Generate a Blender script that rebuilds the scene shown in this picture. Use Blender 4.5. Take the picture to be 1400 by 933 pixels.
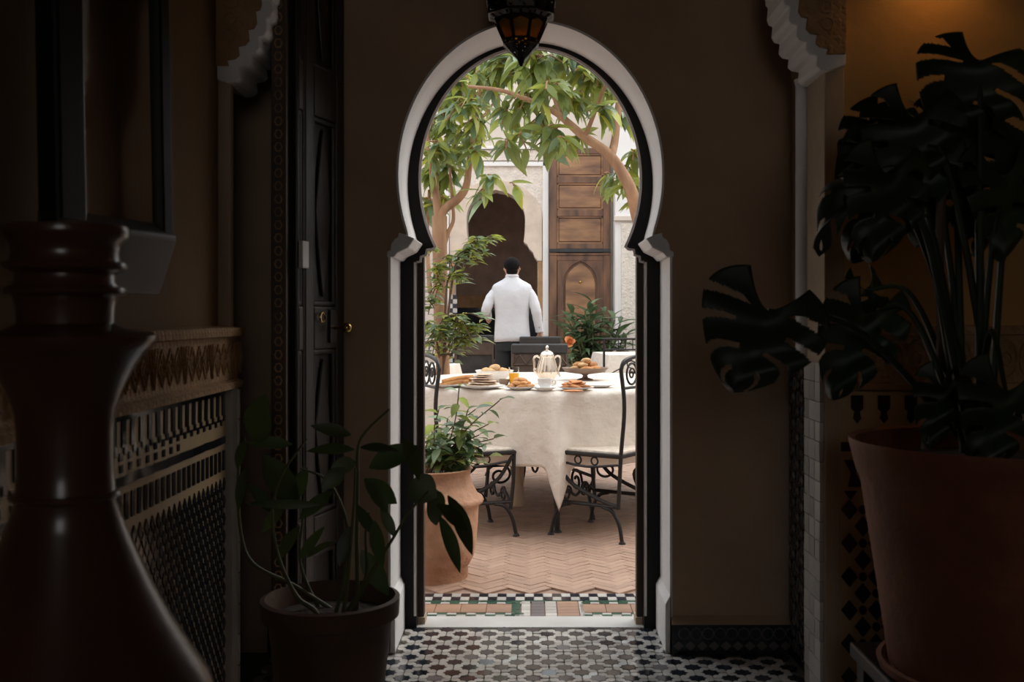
import bpy, bmesh, math, random
from mathutils import Vector, Matrix, Euler

R = random.Random(7)
PI = math.pi
for o in list(bpy.data.objects):
    bpy.data.objects.remove(o)
SC = bpy.context.scene
COL = SC.collection

# ------------------------------------------------------------------ camera, sky, lights, exposure
FPX = 1450.0                      # focal length in pixels of the 1400 px wide photograph
EYE = 1.17                        # eye height
VPX, VPY = 725.0, 432.0           # where the horizontal depth lines meet
cd = bpy.data.cameras.new('camera')
cd.sensor_width = 36.0
cd.lens = 36.0 * FPX / 1400.0
cd.shift_x = (700.0 - VPX) / 1400.0
cd.shift_y = -(466.5 - VPY) / 1400.0
cd.clip_start = 0.05
cd.dof.use_dof = True
cd.dof.focus_distance = 6.2
cd.dof.aperture_fstop = 5.6
cam = bpy.data.objects.new('camera', cd)
cam.location = (0, 0, EYE)
cam.rotation_euler = (PI / 2, 0, 0)
COL.objects.link(cam)
SC.camera = cam

SC.view_settings.view_transform = 'Standard'
SC.view_settings.look = 'None'
SC.view_settings.gamma = 1.0
SC.view_settings.use_curve_mapping = False
SC.view_settings.exposure = 0.0

wd = bpy.data.worlds.new('sky')
SC.world = wd
wd.use_nodes = True
nt = wd.node_tree
nt.nodes.clear()
out = nt.nodes.new('ShaderNodeOutputWorld')
bg = nt.nodes.new('ShaderNodeBackground')
tc = nt.nodes.new('ShaderNodeTexCoord')
sep = nt.nodes.new('ShaderNodeSeparateXYZ')
rmp = nt.nodes.new('ShaderNodeValToRGB')
rmp.color_ramp.elements[0].position = 0.0
rmp.color_ramp.elements[0].color = (1.0, 0.98, 0.95, 1)
rmp.color_ramp.elements[1].position = 1.0
rmp.color_ramp.elements[1].color = (0.80, 0.90, 1.0, 1)
nt.links.new(tc.outputs['Generated'], sep.inputs[0])
nt.links.new(sep.outputs['Z'], rmp.inputs[0])
nt.links.new(rmp.outputs[0], bg.inputs[0])
bg.inputs[1].default_value = 2.0
nt.links.new(bg.outputs[0], out.inputs[0])

sl = bpy.data.lights.new('sun', 'SUN')
sl.energy = 2.4
sl.angle = math.radians(60)
sl.color = (1.0, 0.93, 0.83)
so = bpy.data.objects.new('sun', sl)
so.rotation_euler = Euler((math.radians(-16), math.radians(35), 0))
COL.objects.link(so)

def area(name, loc, rot, sx, sy, power, color):
    l = bpy.data.lights.new(name, 'AREA')
    l.shape = 'RECTANGLE'; l.size = sx; l.size_y = sy
    l.energy = power; l.color = color
    o = bpy.data.objects.new(name, l)
    o.location = loc; o.rotation_euler = rot
    COL.objects.link(o)
    return o
# added dim fill light behind the camera, brightening the dark room
area('fill_light', (0.3, -2.3, 1.9), (math.radians(98), 0, 0), 1.0, 1.2, 0.6, (1.0, 0.82, 0.64))

# ------------------------------------------------------------------ helpers
def at(px, py, Y):
    s = FPX / Y
    return Vector(((px - VPX) / s, Y, EYE + (VPY - py) / s))

def wm(o):
    m = o.matrix_parent_inverse @ o.matrix_basis if o.parent else o.matrix_basis
    return wm(o.parent) @ m if o.parent else m.copy()

def tag(o, label=None, cat=None, group=None, kind=None):
    if label: o['label'] = label
    if cat: o['category'] = cat
    if group: o['group'] = group
    if kind: o['kind'] = kind
    return o

def thing(name, label, cat, loc=(0, 0, 0), rz=0.0, group=None):
    o = bpy.data.objects.new(name, None)
    o.location = loc; o.rotation_euler = (0, 0, rz)
    o.empty_display_size = 0.1
    COL.objects.link(o)
    return tag(o, label, cat, group)

def link(name, me, parent=None, mw=None, world=False):
    """one object of mesh ME; under PARENT in its local space, or in world space"""
    o = bpy.data.objects.new(name, me)
    COL.objects.link(o)
    if parent is not None:
        o.parent = parent
        if world: o.matrix_parent_inverse = wm(parent).inverted()
    if mw is not None: o.matrix_basis = mw
    return o

def dup(root, loc=None, rz=None, label=None, group=None):
    def cp(o, par):
        c = o.copy(); COL.objects.link(c); c.parent = par
        for ch in kids.get(o.name, []): cp(ch, c)
        return c
    kids = {}
    for o in bpy.data.objects:
        if o.parent: kids.setdefault(o.parent.name, []).append(o)
    c = cp(root, None)
    if loc is not None: c.location = loc
    if rz is not None: c.rotation_euler = (0, 0, rz)
    if label: c['label'] = label
    if group: c['group'] = group
    return c

class MB:
    def __init__(s):
        s.v = []; s.f = []; s.m = []
    def add(s, vs, fs, mi=0, mx=None):
        b = len(s.v)
        s.v += [tuple(mx @ Vector(p)) for p in vs] if mx else [tuple(p) for p in vs]
        s.f += [tuple(b + i for i in f) for f in fs]
        s.m += [mi] * len(fs)
        return s
    def box(s, x0, x1, y0, y1, z0, z1, mi=0, mx=None):
        vs = [(x, y, z) for z in (z0, z1) for y in (y0, y1) for x in (x0, x1)]
        return s.add(vs, [(0, 2, 3, 1), (4, 5, 7, 6), (0, 1, 5, 4), (2, 6, 7, 3), (0, 4, 6, 2), (1, 3, 7, 5)], mi, mx)
    def tube(s, pts, r, n=8, mi=0, closed=False, mx=None, flat=1.0):
        pts = [Vector(p) for p in pts]; k = len(pts)
        rs = r if isinstance(r, (list, tuple)) else [r] * k
        vs = []; fs = []
        up = None
        for i, p in enumerate(pts):
            if closed: t = pts[(i + 1) % k] - pts[i - 1]
            else: t = pts[min(i + 1, k - 1)] - pts[max(i - 1, 0)]
            if t.length < 1e-9: t = Vector((0, 0, 1))
            t.normalize()
            if up is None:
                up = Vector((0, 0, 1)) if abs(t.z) < 0.9 else Vector((1, 0, 0))
            a = t.cross(up)
            if a.length < 1e-6: a = t.cross(Vector((0.3, 1, 0.2)))
            a.normalize(); b = a.cross(t).normalized(); up = b
            for j in range(n):
                q = 2 * PI * j / n
                vs.append(p + (a * math.cos(q) + b * math.sin(q) * flat) * rs[i])
        m = k if closed else k - 1
        for i in range(m):
            for j in range(n):
                i2 = (i + 1) % k
                fs.append((i * n + j, i * n + (j + 1) % n, i2 * n + (j + 1) % n, i2 * n + j))
        if not closed:
            fs.append(tuple(reversed(range(n)))); fs.append(tuple((k - 1) * n + j for j in range(n)))
        return s.add(vs, fs, mi, mx)
    def lathe(s, prof, c=(0, 0, 0), n=32, mi=0, a0=0.0, cap0=True, cap1=True):
        vs = []; fs = []
        for (r, z) in prof:
            for j in range(n):
                q = a0 + 2 * PI * j / n
                vs.append((c[0] + r * math.cos(q), c[1] + r * math.sin(q), c[2] + z))
        for i in range(len(prof) - 1):
            for j in range(n):
                fs.append((i * n + j, i * n + (j + 1) % n, (i + 1) * n + (j + 1) % n, (i + 1) * n + j))
        if cap0: fs.append(tuple(reversed(range(n))))
        if cap1: fs.append(tuple((len(prof) - 1) * n + j for j in range(n)))
        return s.add(vs, fs, mi)
    def prism(s, poly, y0, y1, mi=0, plane='xz', mx=None):
        n = len(poly)
        if plane == 'xz': P = lambda p, h: (p[0], h, p[1])
        elif plane == 'yz': P = lambda p, h: (h, p[0], p[1])
        else: P = lambda p, h: (p[0], p[1], h)
        vs = [P(p, y0) for p in poly] + [P(p, y1) for p in poly]
        fs = [tuple(range(n)), tuple(reversed(range(n, 2 * n)))]
        fs += [(i, i + n, (i + 1) % n + n, (i + 1) % n) for i in range(n)]
        return s.add(vs, fs, mi, mx)
    def ball(s, c, r, n=12, m=8, mi=0, mx=None):
        r = r if isinstance(r, (list, tuple)) else (r, r, r)
        vs = [(c[0], c[1], c[2] - r[2])]; fs = []
        for i in range(1, m):
            a = -PI / 2 + PI * i / m
            for j in range(n):
                q = 2 * PI * j / n
                vs.append((c[0] + r[0] * math.cos(a) * math.cos(q), c[1] + r[1] * math.cos(a) * math.sin(q), c[2] + r[2] * math.sin(a)))
        vs.append((c[0], c[1], c[2] + r[2]))
        for j in range(n): fs.append((0, 1 + (j + 1) % n, 1 + j))
        for i in range(m - 2):
            for j in range(n):
                fs.append((1 + i * n + j, 1 + i * n + (j + 1) % n, 1 + (i + 1) * n + (j + 1) % n, 1 + (i + 1) * n + j))
        t = len(vs) - 1; b = 1 + (m - 2) * n
        for j in range(n): fs.append((b + j, b + (j + 1) % n, t))
        return s.add(vs, fs, mi, mx)
    def mesh(s, name, mats, smooth=True, angle=40):
        me = bpy.data.meshes.new(name)
        me.from_pydata(s.v, [], s.f)
        for m in (mats if isinstance(mats, (list, tuple)) else [mats]): me.materials.append(m)
        if any(s.m): me.polygons.foreach_set('material_index', s.m)
        bm = bmesh.new(); bm.from_mesh(me)
        bmesh.ops.recalc_face_normals(bm, faces=bm.faces)
        bm.to_mesh(me); bm.free()
        if smooth:
            me.polygons.foreach_set('use_smooth', [True] * len(me.polygons))
            me.set_sharp_from_angle(angle=math.radians(angle))
        me.update()
        return me
    def build(s, name, mats, parent=None, smooth=True, world=False, bevel=0, angle=40, solid=0):
        o = link(name, s.mesh(name, mats, smooth, angle), parent, None, world)
        if solid:
            m = o.modifiers.new('solid', 'SOLIDIFY'); m.thickness = solid; m.offset = 0
        if bevel:
            m = o.modifiers.new('bevel', 'BEVEL'); m.width = bevel; m.segments = 2; m.limit_method = 'ANGLE'
        return o

def struct(o):
    o['kind'] = 'structure'; return o

def arc(cx, cz, rx, rz, a0, a1, n):
    return [(cx + rx * math.cos(a0 + (a1 - a0) * i / n), cz + rz * math.sin(a0 + (a1 - a0) * i / n)) for i in range(n + 1)]

def smooth_path(pts, k=6):
    """Catmull-Rom through PTS"""
    P = [Vector(p) for p in pts]
    if len(P) < 3: return P
    Q = [P[0] * 2 - P[1]] + P + [P[-1] * 2 - P[-2]]
    o = []
    for i in range(1, len(Q) - 2):
        for j in range(k):
            t = j / k
            o.append(0.5 * ((2 * Q[i]) + (Q[i + 1] - Q[i - 1]) * t + (2 * Q[i - 1] - 5 * Q[i] + 4 * Q[i + 1] - Q[i + 2]) * t * t
                            + (3 * Q[i] - Q[i - 1] - 3 * Q[i + 1] + Q[i + 2]) * t ** 3))
    o.append(P[-1]); return o

def lerp(a, b, t): return a + (b - a) * t

def scatter(parent, name, stuff_name, items, cap=300, world=True):
    """items: (mesh, matrix); the first CAP become parts sharing mesh data, the rest one part of kind stuff"""
    inv = wm(parent).inverted() if world else Matrix()
    for me, mx in items[:cap]:
        link(name, me, parent, inv @ mx)
    rest = items[cap:]
    if rest:
        vs = []; fs = []; mi = []; mats = []; cache = {}
        for me, mx in rest:
            if me.name not in cache:
                for m in me.materials:
                    if m not in mats: mats.append(m)
                cache[me.name] = ([v.co.copy() for v in me.vertices], [(tuple(p.vertices), mats.index(me.materials[p.material_index])) for p in me.polygons])
            V, F = cache[me.name]; b = len(vs); mm = inv @ mx
            vs += [tuple(mm @ c) for c in V]
            for f, k in F:
                fs.append(tuple(b + i for i in f)); mi.append(k)
        me = bpy.data.meshes.new(stuff_name)
        me.from_pydata(vs, [], fs)
        for m in mats: me.materials.append(m)
        me.polygons.foreach_set('material_index', mi)
        me.update()
        o = link(stuff_name, me, parent)
        o['kind'] = 'stuff'

# ------------------------------------------------------------------ materials
MATS = {}
def mat(name, col, rough=0.6, metal=0.0, var=0.15, scale=6.0, bump=0.0, bscale=60.0, rnd=0.0, spec=0.5, col2=None, coat=0.0, trans=0.0, tex='noise', stretch=None):
    m = bpy.data.materials.new(name); m.use_nodes = True
    t = m.node_tree; N = t.nodes; L = t.links
    b = N['Principled BSDF']
    b.inputs['Roughness'].default_value = rough
    b.inputs['Metallic'].default_value = metal
    b.inputs['Specular IOR Level'].default_value = spec
    b.inputs['Coat Weight'].default_value = coat
    b.inputs['Coat Roughness'].default_value = 0.15
    b.inputs['Transmission Weight'].default_value = trans
    co = N.new('ShaderNodeTexCoord'); src = co.outputs['Object']
    if stretch:
        mp = N.new('ShaderNodeMapping'); mp.inputs['Scale'].default_value = stretch
        L.new(src, mp.inputs[0]); src = mp.outputs[0]
    nz = N.new('ShaderNodeTexNoise'); nz.inputs['Scale'].default_value = scale; nz.inputs['Detail'].default_value = 5
    L.new(src, nz.inputs['Vector'])
    mr = N.new('ShaderNodeMapRange'); mr.inputs['From Min'].default_value = 0.3; mr.inputs['From Max'].default_value = 0.7
    L.new(nz.outputs['Fac'], mr.inputs['Value'])
    mx = N.new('ShaderNodeMix'); mx.data_type = 'RGBA'
    c2 = col2 or tuple(max(0, c * (1 - var)) for c in col)
    c1 = col if col2 else tuple(min(1, c * (1 + var * 0.6)) for c in col)
    mx.inputs[6].default_value = (*c1, 1); mx.inputs[7].default_value = (*c2, 1)
    L.new(mr.outputs[0], mx.inputs[0])
    cs = mx.outputs[2]
    if rnd:
        oi = N.new('ShaderNodeObjectInfo')
        r2 = N.new('ShaderNodeMapRange'); r2.inputs['To Min'].default_value = 1 - rnd; r2.inputs['To Max'].default_value = 1 + rnd
        L.new(oi.outputs['Random'], r2.inputs['Value'])
        hs = N.new('ShaderNodeHueSaturation'); L.new(r2.outputs[0], hs.inputs['Value']); L.new(cs, hs.inputs['Color'])
        cs = hs.outputs[0]
    L.new(cs, b.inputs['Base Color'])
    if bump:
        if tex == 'voronoi':
            bt = N.new('ShaderNodeTexVoronoi'); bt.feature = 'DISTANCE_TO_EDGE'; bt.inputs['Scale'].default_value = bscale; ho = bt.outputs['Distance']
        elif tex == 'magic':
            bt = N.new('ShaderNodeTexMagic'); bt.turbulence_depth = 3; bt.inputs['Scale'].default_value = bscale; bt.inputs['Distortion'].default_value = 1.6; ho = bt.outputs['Fac']
        else:
            bt = N.new('ShaderNodeTexNoise'); bt.inputs['Scale'].default_value = bscale; bt.inputs['Detail'].default_value = 4; ho = bt.outputs['Fac']
        L.new(src, bt.inputs['Vector'])
        bp = N.new('ShaderNodeBump'); bp.inputs['Strength'].default_value = bump; bp.inputs['Distance'].default_value = 0.02
        L.new(ho, bp.inputs['Height']); L.new(bp.outputs[0], b.inputs['Normal'])
    MATS[name] = m
    return m

def leaf_mat(name, col, col2, rough=0.4, sub=0.35, scale=5.0):
    m = mat(name, col, rough, 0, scale=scale, col2=col2, rnd=0.25)
    t = m.node_tree; N = t.nodes; L = t.links
    b = N['Principled BSDF']; o = N['Material Output']
    tr = N.new('ShaderNodeBsdfTranslucent')
    cs = b.inputs['Base Color'].links[0].from_socket
    gm = N.new('ShaderNodeHueSaturation'); gm.inputs['Value'].default_value = 1.5; gm.inputs['Hue'].default_value = 0.485
    L.new(cs, gm.inputs['Color']); L.new(gm.outputs[0], tr.inputs['Color'])
    ms = N.new('ShaderNodeMixShader'); ms.inputs[0].default_value = sub
    L.new(b.outputs[0], ms.inputs[1]); L.new(tr.outputs[0], ms.inputs[2]); L.new(ms.outputs[0], o.inputs['Surface'])
    return m

m_plaster = mat('plaster_grey', (0.47, 0.32, 0.215), 0.85, var=0.18, scale=2.5, bump=0.15, bscale=25)
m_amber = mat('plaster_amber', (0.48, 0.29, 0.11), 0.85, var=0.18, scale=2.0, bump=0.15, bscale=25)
m_amber_shaded = mat('plaster_amber_shaded', (0.15, 0.075, 0.018), 0.85, var=0.2, scale=2.0, bump=0.15, bscale=25)  # amber plaster for the left wall, its weaker light put into the colour
m_beige = mat('plaster_beige', (0.48, 0.36, 0.25), 0.85, var=0.15, scale=3, bump=0.15, bscale=25)
m_white = mat('limewash_white', (0.88, 0.86, 0.85), 0.7, var=0.06, scale=4, bump=0.08, bscale=30)
m_black = mat('black_wood', (0.008, 0.007, 0.007), 0.45, var=0.3, scale=10, spec=0.2)
m_ebony = mat('dark_door_wood', (0.026, 0.019, 0.015), 0.35, spec=0.35, var=0.4, scale=8, bump=0.1, bscale=30, stretch=(6, 6, 0.6))
m_bead = mat('grey_bead', (0.62, 0.56, 0.54), 0.45, var=0.1)
m_jamb = mat('brown_jamb_wood', (0.07, 0.04, 0.025), 0.5, var=0.4, scale=6, stretch=(6, 6, 0.5))
m_carved = mat('carved_plaster', (0.40, 0.24, 0.12), 0.8, var=0.2, scale=12, bump=0.45, bscale=24, tex='magic')
m_stone = mat('pale_stone', (0.64, 0.52, 0.42), 0.85, var=0.15, scale=5, bump=0.2, bscale=20)
m_stucco = mat('pale_carved_stucco', (0.70, 0.62, 0.54), 0.85, var=0.14, scale=12, bump=0.6, bscale=22, tex='voronoi')
m_court = mat('court_plaster', (0.63, 0.55, 0.475), 0.9, var=0.10, scale=2, bump=0.1, bscale=20)
m_courtw = mat('court_white', (0.74, 0.715, 0.69), 0.9, var=0.07, scale=2, bump=0.1, bscale=20)
m_grout = mat('grout', (0.20, 0.18, 0.16), 0.8, var=0.2, scale=20)
m_twhite = mat('tile_white', (0.56, 0.53, 0.49), 0.11, var=0.12, scale=9, rnd=0.16)
m_tblack = mat('tile_black', (0.020, 0.024, 0.034), 0.13, var=0.3, scale=9, rnd=0.35)
m_tgreen = mat('tile_green', (0.05, 0.12, 0.085), 0.2, var=0.3, scale=9, rnd=0.3)
m_tterra = mat('tile_terracotta', (0.36, 0.21, 0.14), 0.4, var=0.2, scale=9, rnd=0.15)
m_tgrey = mat('tile_grey', (0.16, 0.14, 0.14), 0.3, var=0.2, scale=9, rnd=0.2)
m_tcream = mat('tile_cream', (0.50, 0.36, 0.20), 0.35, var=0.15, scale=9, rnd=0.12)
m_marble = mat('marble', (0.62, 0.60, 0.57), 0.3, var=0.12, scale=5)
m_brick = mat('bejmat', (0.42, 0.27, 0.195), 0.5, var=0.22, scale=10, rnd=0.10)
m_mortar = mat('mortar', (0.33, 0.22, 0.165), 0.9, var=0.2, scale=30)
m_ceil = mat('ceiling_wood', (0.10, 0.06, 0.035), 0.8, var=0.3)
m_iron = mat('wrought_iron', (0.022, 0.019, 0.018), 0.45, metal=0.3, var=0.3, scale=20)
m_cloth = mat('white_linen', (0.80, 0.71, 0.62), 0.9, var=0.06, scale=5, bump=0.55, bscale=16)
m_pad = mat('cream_seat', (0.66, 0.56, 0.46), 0.9, var=0.2, scale=30, bump=0.2, bscale=60)
m_leather = mat('dark_leather', (0.035, 0.031, 0.030), 0.4, var=0.4, scale=9)
m_bronze = mat('chair_bronze', (0.12, 0.085, 0.065), 0.45, metal=0.4, var=0.3)
m_wood = mat('old_door_wood', (0.21, 0.10, 0.050), 0.55, scale=3.5, col2=(0.06, 0.028, 0.018), bump=0.15, bscale=10, stretch=(3, 3, 0.7))
m_woodp = mat('old_door_panel', (0.38, 0.195, 0.09), 0.55, scale=3.2, col2=(0.13, 0.062, 0.035), bump=0.15, bscale=8, stretch=(0.8, 2, 3))
m_band = mat('blackened_iron_band', (0.03, 0.032, 0.034), 0.45, metal=0.3, var=0.4)
m_terra = mat('terracotta', (0.60, 0.34, 0.21), 0.8, scale=7, col2=(0.34, 0.165, 0.09), bump=0.6, bscale=22)
m_terrad = mat('dark_terracotta', (0.26, 0.085, 0.035), 0.7, scale=7, col2=(0.17, 0.05, 0.022), bump=0.25, bscale=18)
m_terrab = mat('brown_terracotta', (0.12, 0.06, 0.035), 0.75, scale=7, col2=(0.08, 0.04, 0.022), bump=0.2, bscale=18)
m_soil = mat('soil', (0.035, 0.022, 0.015), 0.95, var=0.4, scale=30, bump=0.8, bscale=50)
m_bark = mat('bark', (0.44, 0.25, 0.14), 0.85, scale=7, col2=(0.25, 0.13, 0.075), bump=0.4, bscale=16, stretch=(2, 2, 0.5))
m_leafA = leaf_mat('leaf_green', (0.28, 0.33, 0.09), (0.135, 0.195, 0.05), 0.35, 0.45)
m_leafB = leaf_mat('leaf_yellow', (0.42, 0.43, 0.08), (0.26, 0.32, 0.06), 0.4, 0.5)
m_leafC = leaf_mat('leaf_painted_sheen', (0.25, 0.33, 0.20), (0.13, 0.21, 0.11), 0.3, 0.3)  # grey-green leaves, bluish highlights of the foliage put into the colour
m_leafD = leaf_mat('leaf_bush', (0.11, 0.175, 0.08), (0.05, 0.09, 0.04), 0.3, 0.2)
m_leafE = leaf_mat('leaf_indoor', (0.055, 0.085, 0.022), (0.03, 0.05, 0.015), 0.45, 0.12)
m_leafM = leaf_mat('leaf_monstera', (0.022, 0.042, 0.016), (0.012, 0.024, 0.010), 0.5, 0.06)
m_stem = mat('green_stem', (0.10, 0.11, 0.04), 0.6, var=0.2)
m_stemb = mat('brown_stem', (0.11, 0.065, 0.035), 0.7, var=0.2)
m_vase = mat('dark_glazed_vase', (0.075, 0.028, 0.016), 0.28, var=0.35, scale=4, coat=0.3)
m_mirror = mat('mirror_glass', (0.55, 0.52, 0.48), 0.04, metal=1.0, var=0.05)
m_silver = mat('silver_moulding', (0.13, 0.125, 0.12), 0.35, metal=0.7, var=0.15)
m_pot = mat('polished_silver', (0.80, 0.70, 0.60), 0.14, metal=1.0, var=0.05)
m_brass = mat('brass', (0.55, 0.36, 0.12), 0.25, metal=1.0, var=0.1)
m_lant = mat('lantern_metal', (0.020, 0.014, 0.010), 0.4, metal=0.6, var=0.3)
m_amberg = mat('amber_glass', (0.80, 0.36, 0.03), 0.25, var=0.3, scale=20, trans=0.75)
m_china = mat('white_china', (0.80, 0.78, 0.75), 0.2, var=0.03)
m_glass = mat('clear_glass', (0.97, 0.98, 0.98), 0.0, var=0.0, trans=1.0)
m_glass.node_tree.nodes['Principled BSDF'].inputs['IOR'].default_value = 1.12
m_juice = mat('orange_juice', (0.95, 0.42, 0.02), 0.3, var=0.05)
m_pastry = mat('golden_pastry', (0.62, 0.30, 0.10), 0.7, scale=30, col2=(0.42, 0.17, 0.05), bump=0.5, bscale=40, rnd=0.15)
m_flat = mat('flat_biscuit', (0.58, 0.25, 0.09), 0.7, scale=20, col2=(0.44, 0.16, 0.05), bump=0.3, bscale=40, rnd=0.15)
m_bread = mat('pale_bread', (0.72, 0.47, 0.24), 0.75, scale=15, col2=(0.50, 0.26, 0.10), bump=0.3, bscale=30, rnd=0.12)
m_crepe = mat('pale_crepe', (0.74, 0.58, 0.44), 0.75, scale=25, col2=(0.60, 0.40, 0.27), bump=0.3, bscale=30)
m_stand = mat('wood_cake_stand', (0.22, 0.145, 0.105), 0.55, var=0.3, scale=12)
m_rose = mat('rose_petal', (0.80, 0.33, 0.13), 0.6, var=0.25, scale=20)
m_jacket = mat('white_jacket', (0.62, 0.615, 0.635), 0.85, var=0.05, scale=4, bump=0.6, bscale=9)
m_trouser = mat('black_trousers', (0.010, 0.013, 0.014), 0.8, var=0.2)
m_skin = mat('skin', (0.48, 0.26, 0.17), 0.55, var=0.1)
m_hair = mat('black_hair', (0.006, 0.005, 0.005), 0.9, spec=0.15, var=0.3, bump=0.6, bscale=80)
m_shoe = mat('black_shoe', (0.010, 0.010, 0.010), 0.3)
m_dark = mat('dark_interior', (0.42, 0.31, 0.25), 0.9, var=0.2)
m_eye = mat('eye', (0.05, 0.03, 0.02), 0.1)
# ------------------------------------------------------------------ the room: shell
# heights (m): dado 0.95, carved band 0.95-1.14, ceiling 3.3
b = MB(); b.box(-2.2, 2.6, -2.6, 3.97, -0.12, -0.004)
floor = struct(b.build('floor', m_grout, smooth=False))
b = MB(); b.box(-2.3, 2.7, -2.7, 3.69, 3.3, 3.45)
for i in range(9): b.box(-2.2, 2.6, -2.4 + i * 0.68, -2.28 + i * 0.68, 3.2, 3.3)
struct(b.build('ceiling', m_ceil, smooth=False))
# wall behind the camera, with an opening added for the fill light
b = MB()
b.box(-2.2, -0.25, -2.75, -2.6, 0, 3.3); b.box(0.85, 2.6, -2.75, -2.6, 0, 3.3)
b.box(-0.25, 0.85, -2.75, -2.6, 0, 1.25); b.box(-0.25, 0.85, -2.75, -2.6, 2.55, 3.3)
struct(b.build('wall_back', m_amber, smooth=False))
b = MB(); b.box(2.0, 2.2, -2.6, 3.22, 0, 3.3)
struct(b.build('wall_right', m_amber, smooth=False))
# left wall, running away from the camera up to the arch
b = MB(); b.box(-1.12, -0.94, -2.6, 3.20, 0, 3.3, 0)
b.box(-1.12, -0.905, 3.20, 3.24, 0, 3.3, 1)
wall_left = struct(b.build('wall_left', [m_amber_shaded, m_beige], smooth=False, bevel=0.006))
# outer left wall of the dark side passage
b = MB(); b.box(-2.3, -2.2, -2.6, 3.9, 0, 3.3)
struct(b.build('wall_passage', m_plaster, smooth=False))
# frontal wall on the right of the arch
b = MB(); b.box(0.93, 2.2, 3.22, 3.4, 0, 3.3, 0); b.box(0.889, 0.95, 3.205, 3.41, 0, 3.3, 1)
wall_side = struct(b.build('wall_front_right', [m_amber, m_beige], smooth=False, bevel=0.005))
# vestibule right wall
b = MB(); b.box(0.905, 1.1, 3.4, 3.7, 0, 3.3)
wall_vest = struct(b.build('wall_vestibule_right', m_plaster, smooth=False))
# engaged column on it
b = MB(); b.lathe([(0.040, 1.02), (0.036, 1.04), (0.036, 1.92), (0.042, 1.94)], (0.902, 3.46, 0), 20)
struct(b.build('pillar', m_white))
# header of the arch between the two rooms
b = MB(); b.box(-1.12, 1.1, 3.21, 3.40, 2.42, 3.3)
struct(b.build('trim_1', m_beige, smooth=False))

# carved corbels that carry the arch: stepped and scalloped
def corbel(sign, xe, z0, name):
    # outline in x (distance from the pier edge into the opening) and z
    pts = [(-0.06, z0)]
    steps = 6
    prev = (0.0, z0 - 0.02)
    pts.append((-0.005, z0 - 0.02))
    for i in range(steps):
        t0 = i / steps; t1 = (i + 1) / steps
        x1 = 0.135 * math.sin(t1 * PI / 2) ** 1.1; z1 = z0 + 0.30 * (t1 ** 1.35)
        pts += [(prev[0] * 0.4 + x1 * 0.6, prev[1] + 0.004), (x1, lerp(prev[1], z1, 0.35)), (x1 - 0.004, z1)]
        prev = (x1, z1)
    pts += [(0.15, 2.42), (-0.06, 2.42)]
    poly = [(xe + sign * p[0], p[1]) for p in pts]
    b = MB(); b.prism(poly, 3.185, 3.41)
    o = struct(b.build(name, m_white, smooth=False, bevel=0.004))
    # carved front panel, proud of the face
    inner = [(xe + sign * (p[0] - 0.022 if p[0] > 0.02 else p[0]), p[1] + (0.03 if p[1] < 2.4 else 0)) for p in pts if p[0] > -0.01]
    inner = [(xe - sign * 0.055, z0 + 0.03)] + [(xe + sign * max(-0.02, (p[0] - 0.03)), max(z0 + 0.03, p[1] + 0.02)) for p in pts[2:-2]] + [(xe + sign * 0.115, 2.42), (xe - sign * 0.055, 2.42)]
    b = MB(); b.prism(inner, 3.172, 3.19)
    b.build('carved_panel', m_carved, o, smooth=False, world=True)
    for k in range(5):
        c = (xe + sign * (0.0 + 0.006 * k), 3.170, z0 + 0.12 + 0.05 * k)
        q = MB(); q.tube([(c[0] + 0.018 * math.cos(a * PI / 6), c[1], c[2] + 0.018 * math.sin(a * PI / 6)) for a in range(12)], 0.004, 5, closed=True)
        q.build('carved_rosette', m_carved, o, world=True)
corbel(1, -0.905, 1.89, 'trim_2')
corbel(-1, 0.889, 1.925, 'trim_3')

# ------------------------------------------------------------------ wall with the keyhole doorway
AC, AA, AB = 1.66, 0.465, 0.538                     # arch ellipse
def keyhole(a, bb, zc, zspring, xlow, zlow, steps):
    """left half outline from the floor to the apex"""
    q0 = math.acos(max(-1, min(1, -math.sqrt(max(0, 1 - ((zspring - zc) / bb) ** 2)))))
    ang = PI + math.asin((zc - zspring) / bb)
    up = [(a * math.cos(ang + (PI / 2 - ang) * i / 40), zc + bb * math.sin(ang + (PI / 2 - ang) * i / 40)) for i in range(41)]
    return [(-xlow, 0.0), (-xlow, zlow)] + steps + up
outl = keyhole(AA, AB, AC, 1.449, 0.492, 1.39, [(-0.478, 1.405), (-0.462, 1.44)])
YF = 3.68; YB = 3.96
b = MB()
for sgn in (1, -1):
    W = 4.2
    L_ = [(-W, 0), *[(p[0], p[1]) for p in outl], (0, 3.5), (-W, 3.5)]
    b.prism([(p[0] * sgn, p[1]) for p in L_], YF, YB + 0.05)
    b.prism([(p[0] * sgn, p[1]) for p in L_], YB + 0.05, YB + 0.065, 1)      # unseen white face, added to bounce light onto the tablecloth
wall_front = struct(b.build('wall_front', [m_plaster, m_courtw], smooth=False))
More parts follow.
